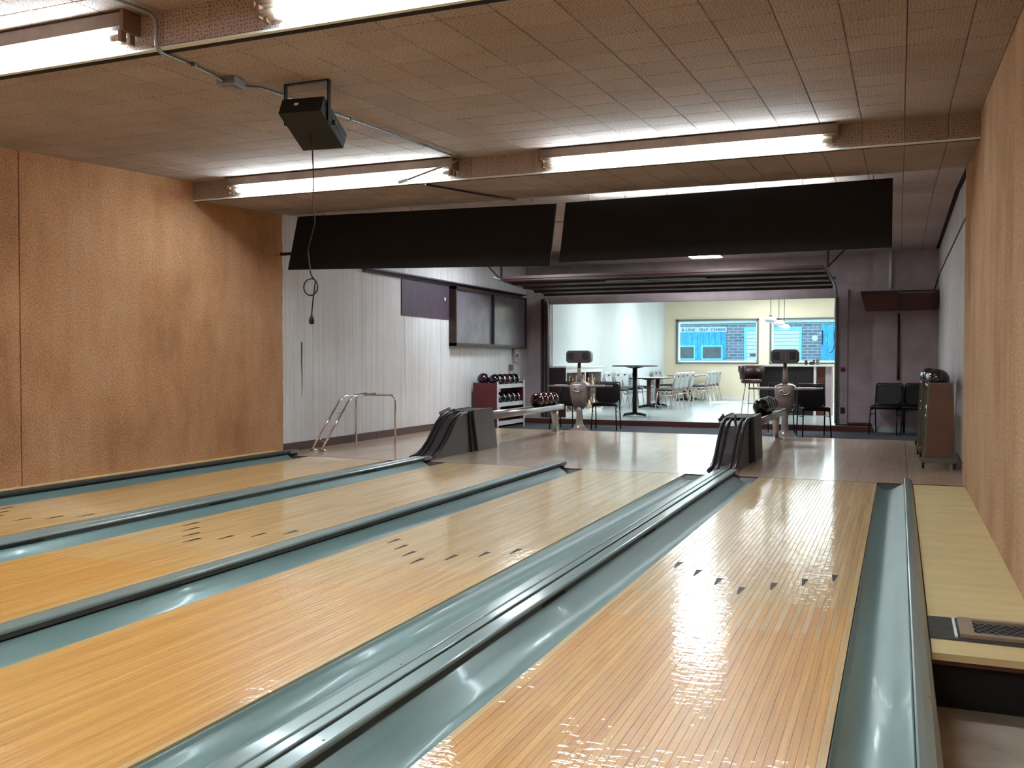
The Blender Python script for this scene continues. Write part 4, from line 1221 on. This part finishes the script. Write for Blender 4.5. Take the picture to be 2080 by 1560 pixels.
# bar
br_ = thing('bar_counter', 'dark fronted bar counter with white top and white post', 'bar counter', (-0.75, 11.25, 0.0))
MB().box(-0.72, 0.36, -0.25, 0.25, 0.0, 1.01).build('body', 'barfront', br_)
for xa, xb in ((-0.70, -0.20), (-0.17, 0.34)):
    MB().box(xa, xb, -0.262, -0.25, 0.05, 0.97).build('front_panel', 'black', br_)
MB().box(-0.76, 0.76, -0.30, 0.28, 1.01, 1.045).build('top', 'counter', br_)
MB().box(0.37, 0.42, -0.27, 0.25, 0.0, 1.01).build('post', 'counter', br_)
MB().box(0.44, 0.60, -0.22, 0.25, 0.0, 1.01).build('end_board', 'redwood', br_)
MB().box(0.60, 0.72, -0.24, 0.25, 0.0, 1.01).build('end_post', 'mauve_wall', br_)
tag(MB().lathe([(0.028, 0), (0.03, 0.06), (0.03, 0.085), (0.024, 0.09)], (-0.545, 11.15, 1.0455), 14).build('salt_shaker', 'rubber'), 'small black shaker standing alone on the bar top', 'shaker')
tag(MB().box(-0.475, -0.415, 11.10, 11.18, 1.0455, 1.115, 0.006).build('napkin_box', 'rubber'), 'low black napkin box on bar top', 'napkin box')
tag(MB().box(-0.41, -0.37, 11.12, 11.18, 1.0455, 1.155, 0.006).build('menu_holder', 'tabledark'), 'dark upright holder on bar top beside the tumbler', 'holder')
tag(MB().lathe([(0.034, 0), (0.045, 0.16), (0.041, 0.16), (0.031, 0.01)], (-0.315, 11.15, 1.0455), 16).build('tumbler', 'frame_grey'), 'tall grey tumbler on the bar top', 'tumbler')
def stool():
    t = thing('bar_stool', 'x', 'bar stool')
    MB().lathe([(0.18, 0.66), (0.21, 0.675), (0.215, 0.715), (0.19, 0.735)], (0, 0, 0), 22).build('seat', 'stoolbrown', t)
    rg = []
    outer = []
    for k in range(13):
        a = -0.15 * PI + 1.3 * PI * k / 12
        outer.append(a)
    vv, fs = [], []
    for a in outer:
        for rr, zz in ((0.235, 0.74), (0.265, 1.02), (0.225, 1.03), (0.20, 0.75)):
            vv.append((rr * math.cos(a), rr * math.sin(a), zz))
    for i in range(12):
        for k in range(4):
            l = (k + 1) % 4
            fs.append((i * 4 + k, i * 4 + l, i * 4 + 4 + l, i * 4 + 4 + k))
    fs += [(3, 2, 1, 0), (48, 49, 50, 51)]
    bk = MB().add(vv, fs, True).build('backrest', 'stoolbrown', t)
    for k in range(9):
        a = outer[2 + k]
        MB().tube([(0.268 * math.cos(a), 0.268 * math.sin(a), 0.90), (0.268 * math.cos(a), 0.268 * math.sin(a), 1.015)], 0.006, 4).build('tuft', 'stoolbrown', bk)
    for k in range(4):
        a = PI / 4 + k * PI / 2
        MB().tube([(0.13 * math.cos(a), 0.13 * math.sin(a), 0.66), (0.22 * math.cos(a), 0.22 * math.sin(a), 0.0)], 0.012, 7).build('leg', 'chrome', t)
    MB().tube([(0.19 * math.cos(a), 0.19 * math.sin(a), 0.24) for a in [2 * PI * k / 20 for k in range(20)]], 0.009, 6, closed=True).build('foot_ring', 'chrome', t)
    return t
st = stool()
st['label'] = 'tufted oxblood bar stool standing out at the end of the bar'
st.location = (-1.58, 10.62, 0.0)
st.rotation_euler = (0, 0, 0.6)
def pendant(label, loc, drop):
    t = thing('pendant_lamp', label, 'pendant lamp', loc, group='three opal pendant lamps')
    MB().lathe([(0.03, 0.0), (0.085, 0.012), (0.118, 0.045), (0.122, 0.065), (0.10, 0.10), (0.05, 0.125), (0.03, 0.128)], (0, 0, 0), 22).build('shade', 'opal', t)
    MB().lathe([(0.045, 0.0), (0.03, 0.018), (0.008, 0.03)], (0, 0, 0.127), 14).build('cap', 'blackmetal', t)
    MB().tube([(0, 0, 0.15), (0, 0, drop)], 0.006, 6).build('cord', 'blackmetal', t)
    MB().lathe([(0.05, 0.0), (0.05, 0.02), (0.02, 0.028)], (0, 0, drop - 0.02), 14).build('ceiling_rose', 'blackmetal', t)
    return t
pendant('highest opal glass pendant lamp above the bar', (-1.19, 10.5, 1.905), 1.085)
pendant('middle-height opal glass pendant lamp above the bar', (-1.085, 11.0, 1.855), 1.135)
pendant('lowest opal glass pendant lamp above the bar', (-1.03, 11.5, 1.79), 1.20)
hw = [(0.165, 8.62, 2.9), (0.170, 8.62, 2.2), (0.160, 8.62, 2.0), (0.175, 8.62, 1.75), (0.155, 8.62, 1.60), (0.170, 8.62, 1.45), (0.150, 8.62, 1.34), (0.115, 8.62, 1.285), (0.07, 8.62, 1.275)]
tag(MB().tube(bend(hw, 0.08, 3), 0.006, 6).build('pull_cord', 'rubber'), 'thin dark pull cord hanging beside the opening post', 'cord')
for i, (xx, yy) in enumerate(((-3.6, 10.6), (-0.6, 10.2), (-3.6, 14.2), (-0.6, 14.2), (1.6, 12.2), (1.6, 16.0), (-2.1, 16.9))):  # unseen lamps added above the opening's header to brighten the dining room
    t = thing('ceiling_light', 'added lit ceiling panel of the dining room, out of view', 'ceiling light', (xx, yy, 2.97), group='added dining room ceiling panels')
    MB().box(-0.62, 0.62, -0.32, 0.32, 0.0, 0.03).build('frame', 'whitemetal', t)
    MB().box(-0.58, 0.58, -0.28, 0.28, -0.008, 0.0).build('diffuser', 'added_troffer', t)

# ------------------------------------------------------------------ across the street
struct(MB().box(-30, 30, 18.72, 60, -0.5, -0.35).build('ground_street', 'asphalt'))
YB = 40.0
bd = thing('street_building', 'low grey brick building with weathered blue siding across the street', 'building', (-5.0, YB, -0.35))
def bx(x0, x1, y0, y1, z0, z1):
    return MB().box(x0 + 5.0, x1 + 5.0, y0 - YB, y1 - YB, z0 + 0.35, z1 + 0.35)
bx(-16, 10, YB, YB + 8, -0.35, 3.06).build('brick_wall', 'brick', bd)
bx(-16.2, 10.2, YB - 0.12, YB + 8, 3.06, 3.16).build('roof_edge', 'signboard', bd)
x = -13.0
while x < -7.06:
    bx(x + .006, min(x + 0.29, -7.05), YB - 0.05, YB - 0.001, 0.0, 2.62).build('siding_board', 'blue', bd)
    x += 0.30
x = -2.36
while x < 1.5:
    bx(x + .006, x + 0.29, YB - 0.05, YB - 0.001, 0.0, 2.92).build('siding_board', 'blue', bd)
    x += 0.30
bx(-13.0, -7.0, YB - 0.09, YB - 0.051, 2.62, 2.90).build('sign_board', 'signboard', bd)
for xa, xb in ((-9.9, -8.62), (-8.31, -7.20)):
    w = bx(xa, xb, YB - 0.10, YB - 0.051, 1.18, 1.26)
    for q in ((xa, xb, 1.86, 1.94), (xa, xa + .08, 1.26, 1.86), (xb - .08, xb, 1.26, 1.86)):
        w.box(q[0] + 5, q[1] + 5, -0.10, -0.051, q[2] + .35, q[3] + .35)
    w = w.build('window', 'aqua', bd)
    bx(xa + .08, xb - .08, YB - 0.075, YB - 0.06, 1.26, 1.86).build('pane', 'darkpane', w)
g = bx(-6.12, -3.28, YB - 0.06, YB - 0.001, 2.66, 2.84).box(-6.12 + 5, -6.0 + 5, -0.06, -0.001, 0.35, 3.01).box(-3.40 + 5, -3.28 + 5, -0.06, -0.001, 0.35, 3.01).build('door_surround', 'aqua', bd)
for k in range(14):
    z0 = 0.0 + k * 0.19
    bx(-6.0, -3.40, YB - 0.035, YB - 0.002, z0 + 0.008, z0 + 0.178).build('shutter_slat', 'slat', bd)
bx(-5.83, -5.45, YB - 0.045, YB - 0.036, 1.36, 1.50).build('vision_panel', 'darkpane', bd)
bx(-2.32, -2.26, YB - 0.10, YB - 0.051, 1.95, 2.65).build('wall_lamp', 'letter', bd)
MB().lathe([(0.02, 0.0), (0.12, 0.03), (0.15, 0.07)], (0, 0, 0), 14).build('dish', 'slat', bd, loc=(2.35, -0.02, 2.62), rot=(PI / 2, 0, 0))
cu = bpy.data.curves.new('sign_text', 'FONT')
cu.body = '& LINK   SELF  CHAIN'
cu.size = 0.24
cu.extrude = 0.006
tmp = bpy.data.objects.new('sign_text', cu)
COL.objects.link(tmp)
bpy.context.view_layer.update()
me = bpy.data.meshes.new_from_object(tmp.evaluated_get(bpy.context.evaluated_depsgraph_get()))
COL.objects.unlink(tmp)
bpy.data.objects.remove(tmp)
me.materials.clear()
me.materials.append(M['letter'])
wdt = max(v.co.x for v in me.vertices)
inst('sign_letters', me, bd, (-9.35 + 5.0, -0.094, 2.68 + 0.35), (PI / 2, 0, 0), (2.25 / wdt, 0.85, 1))
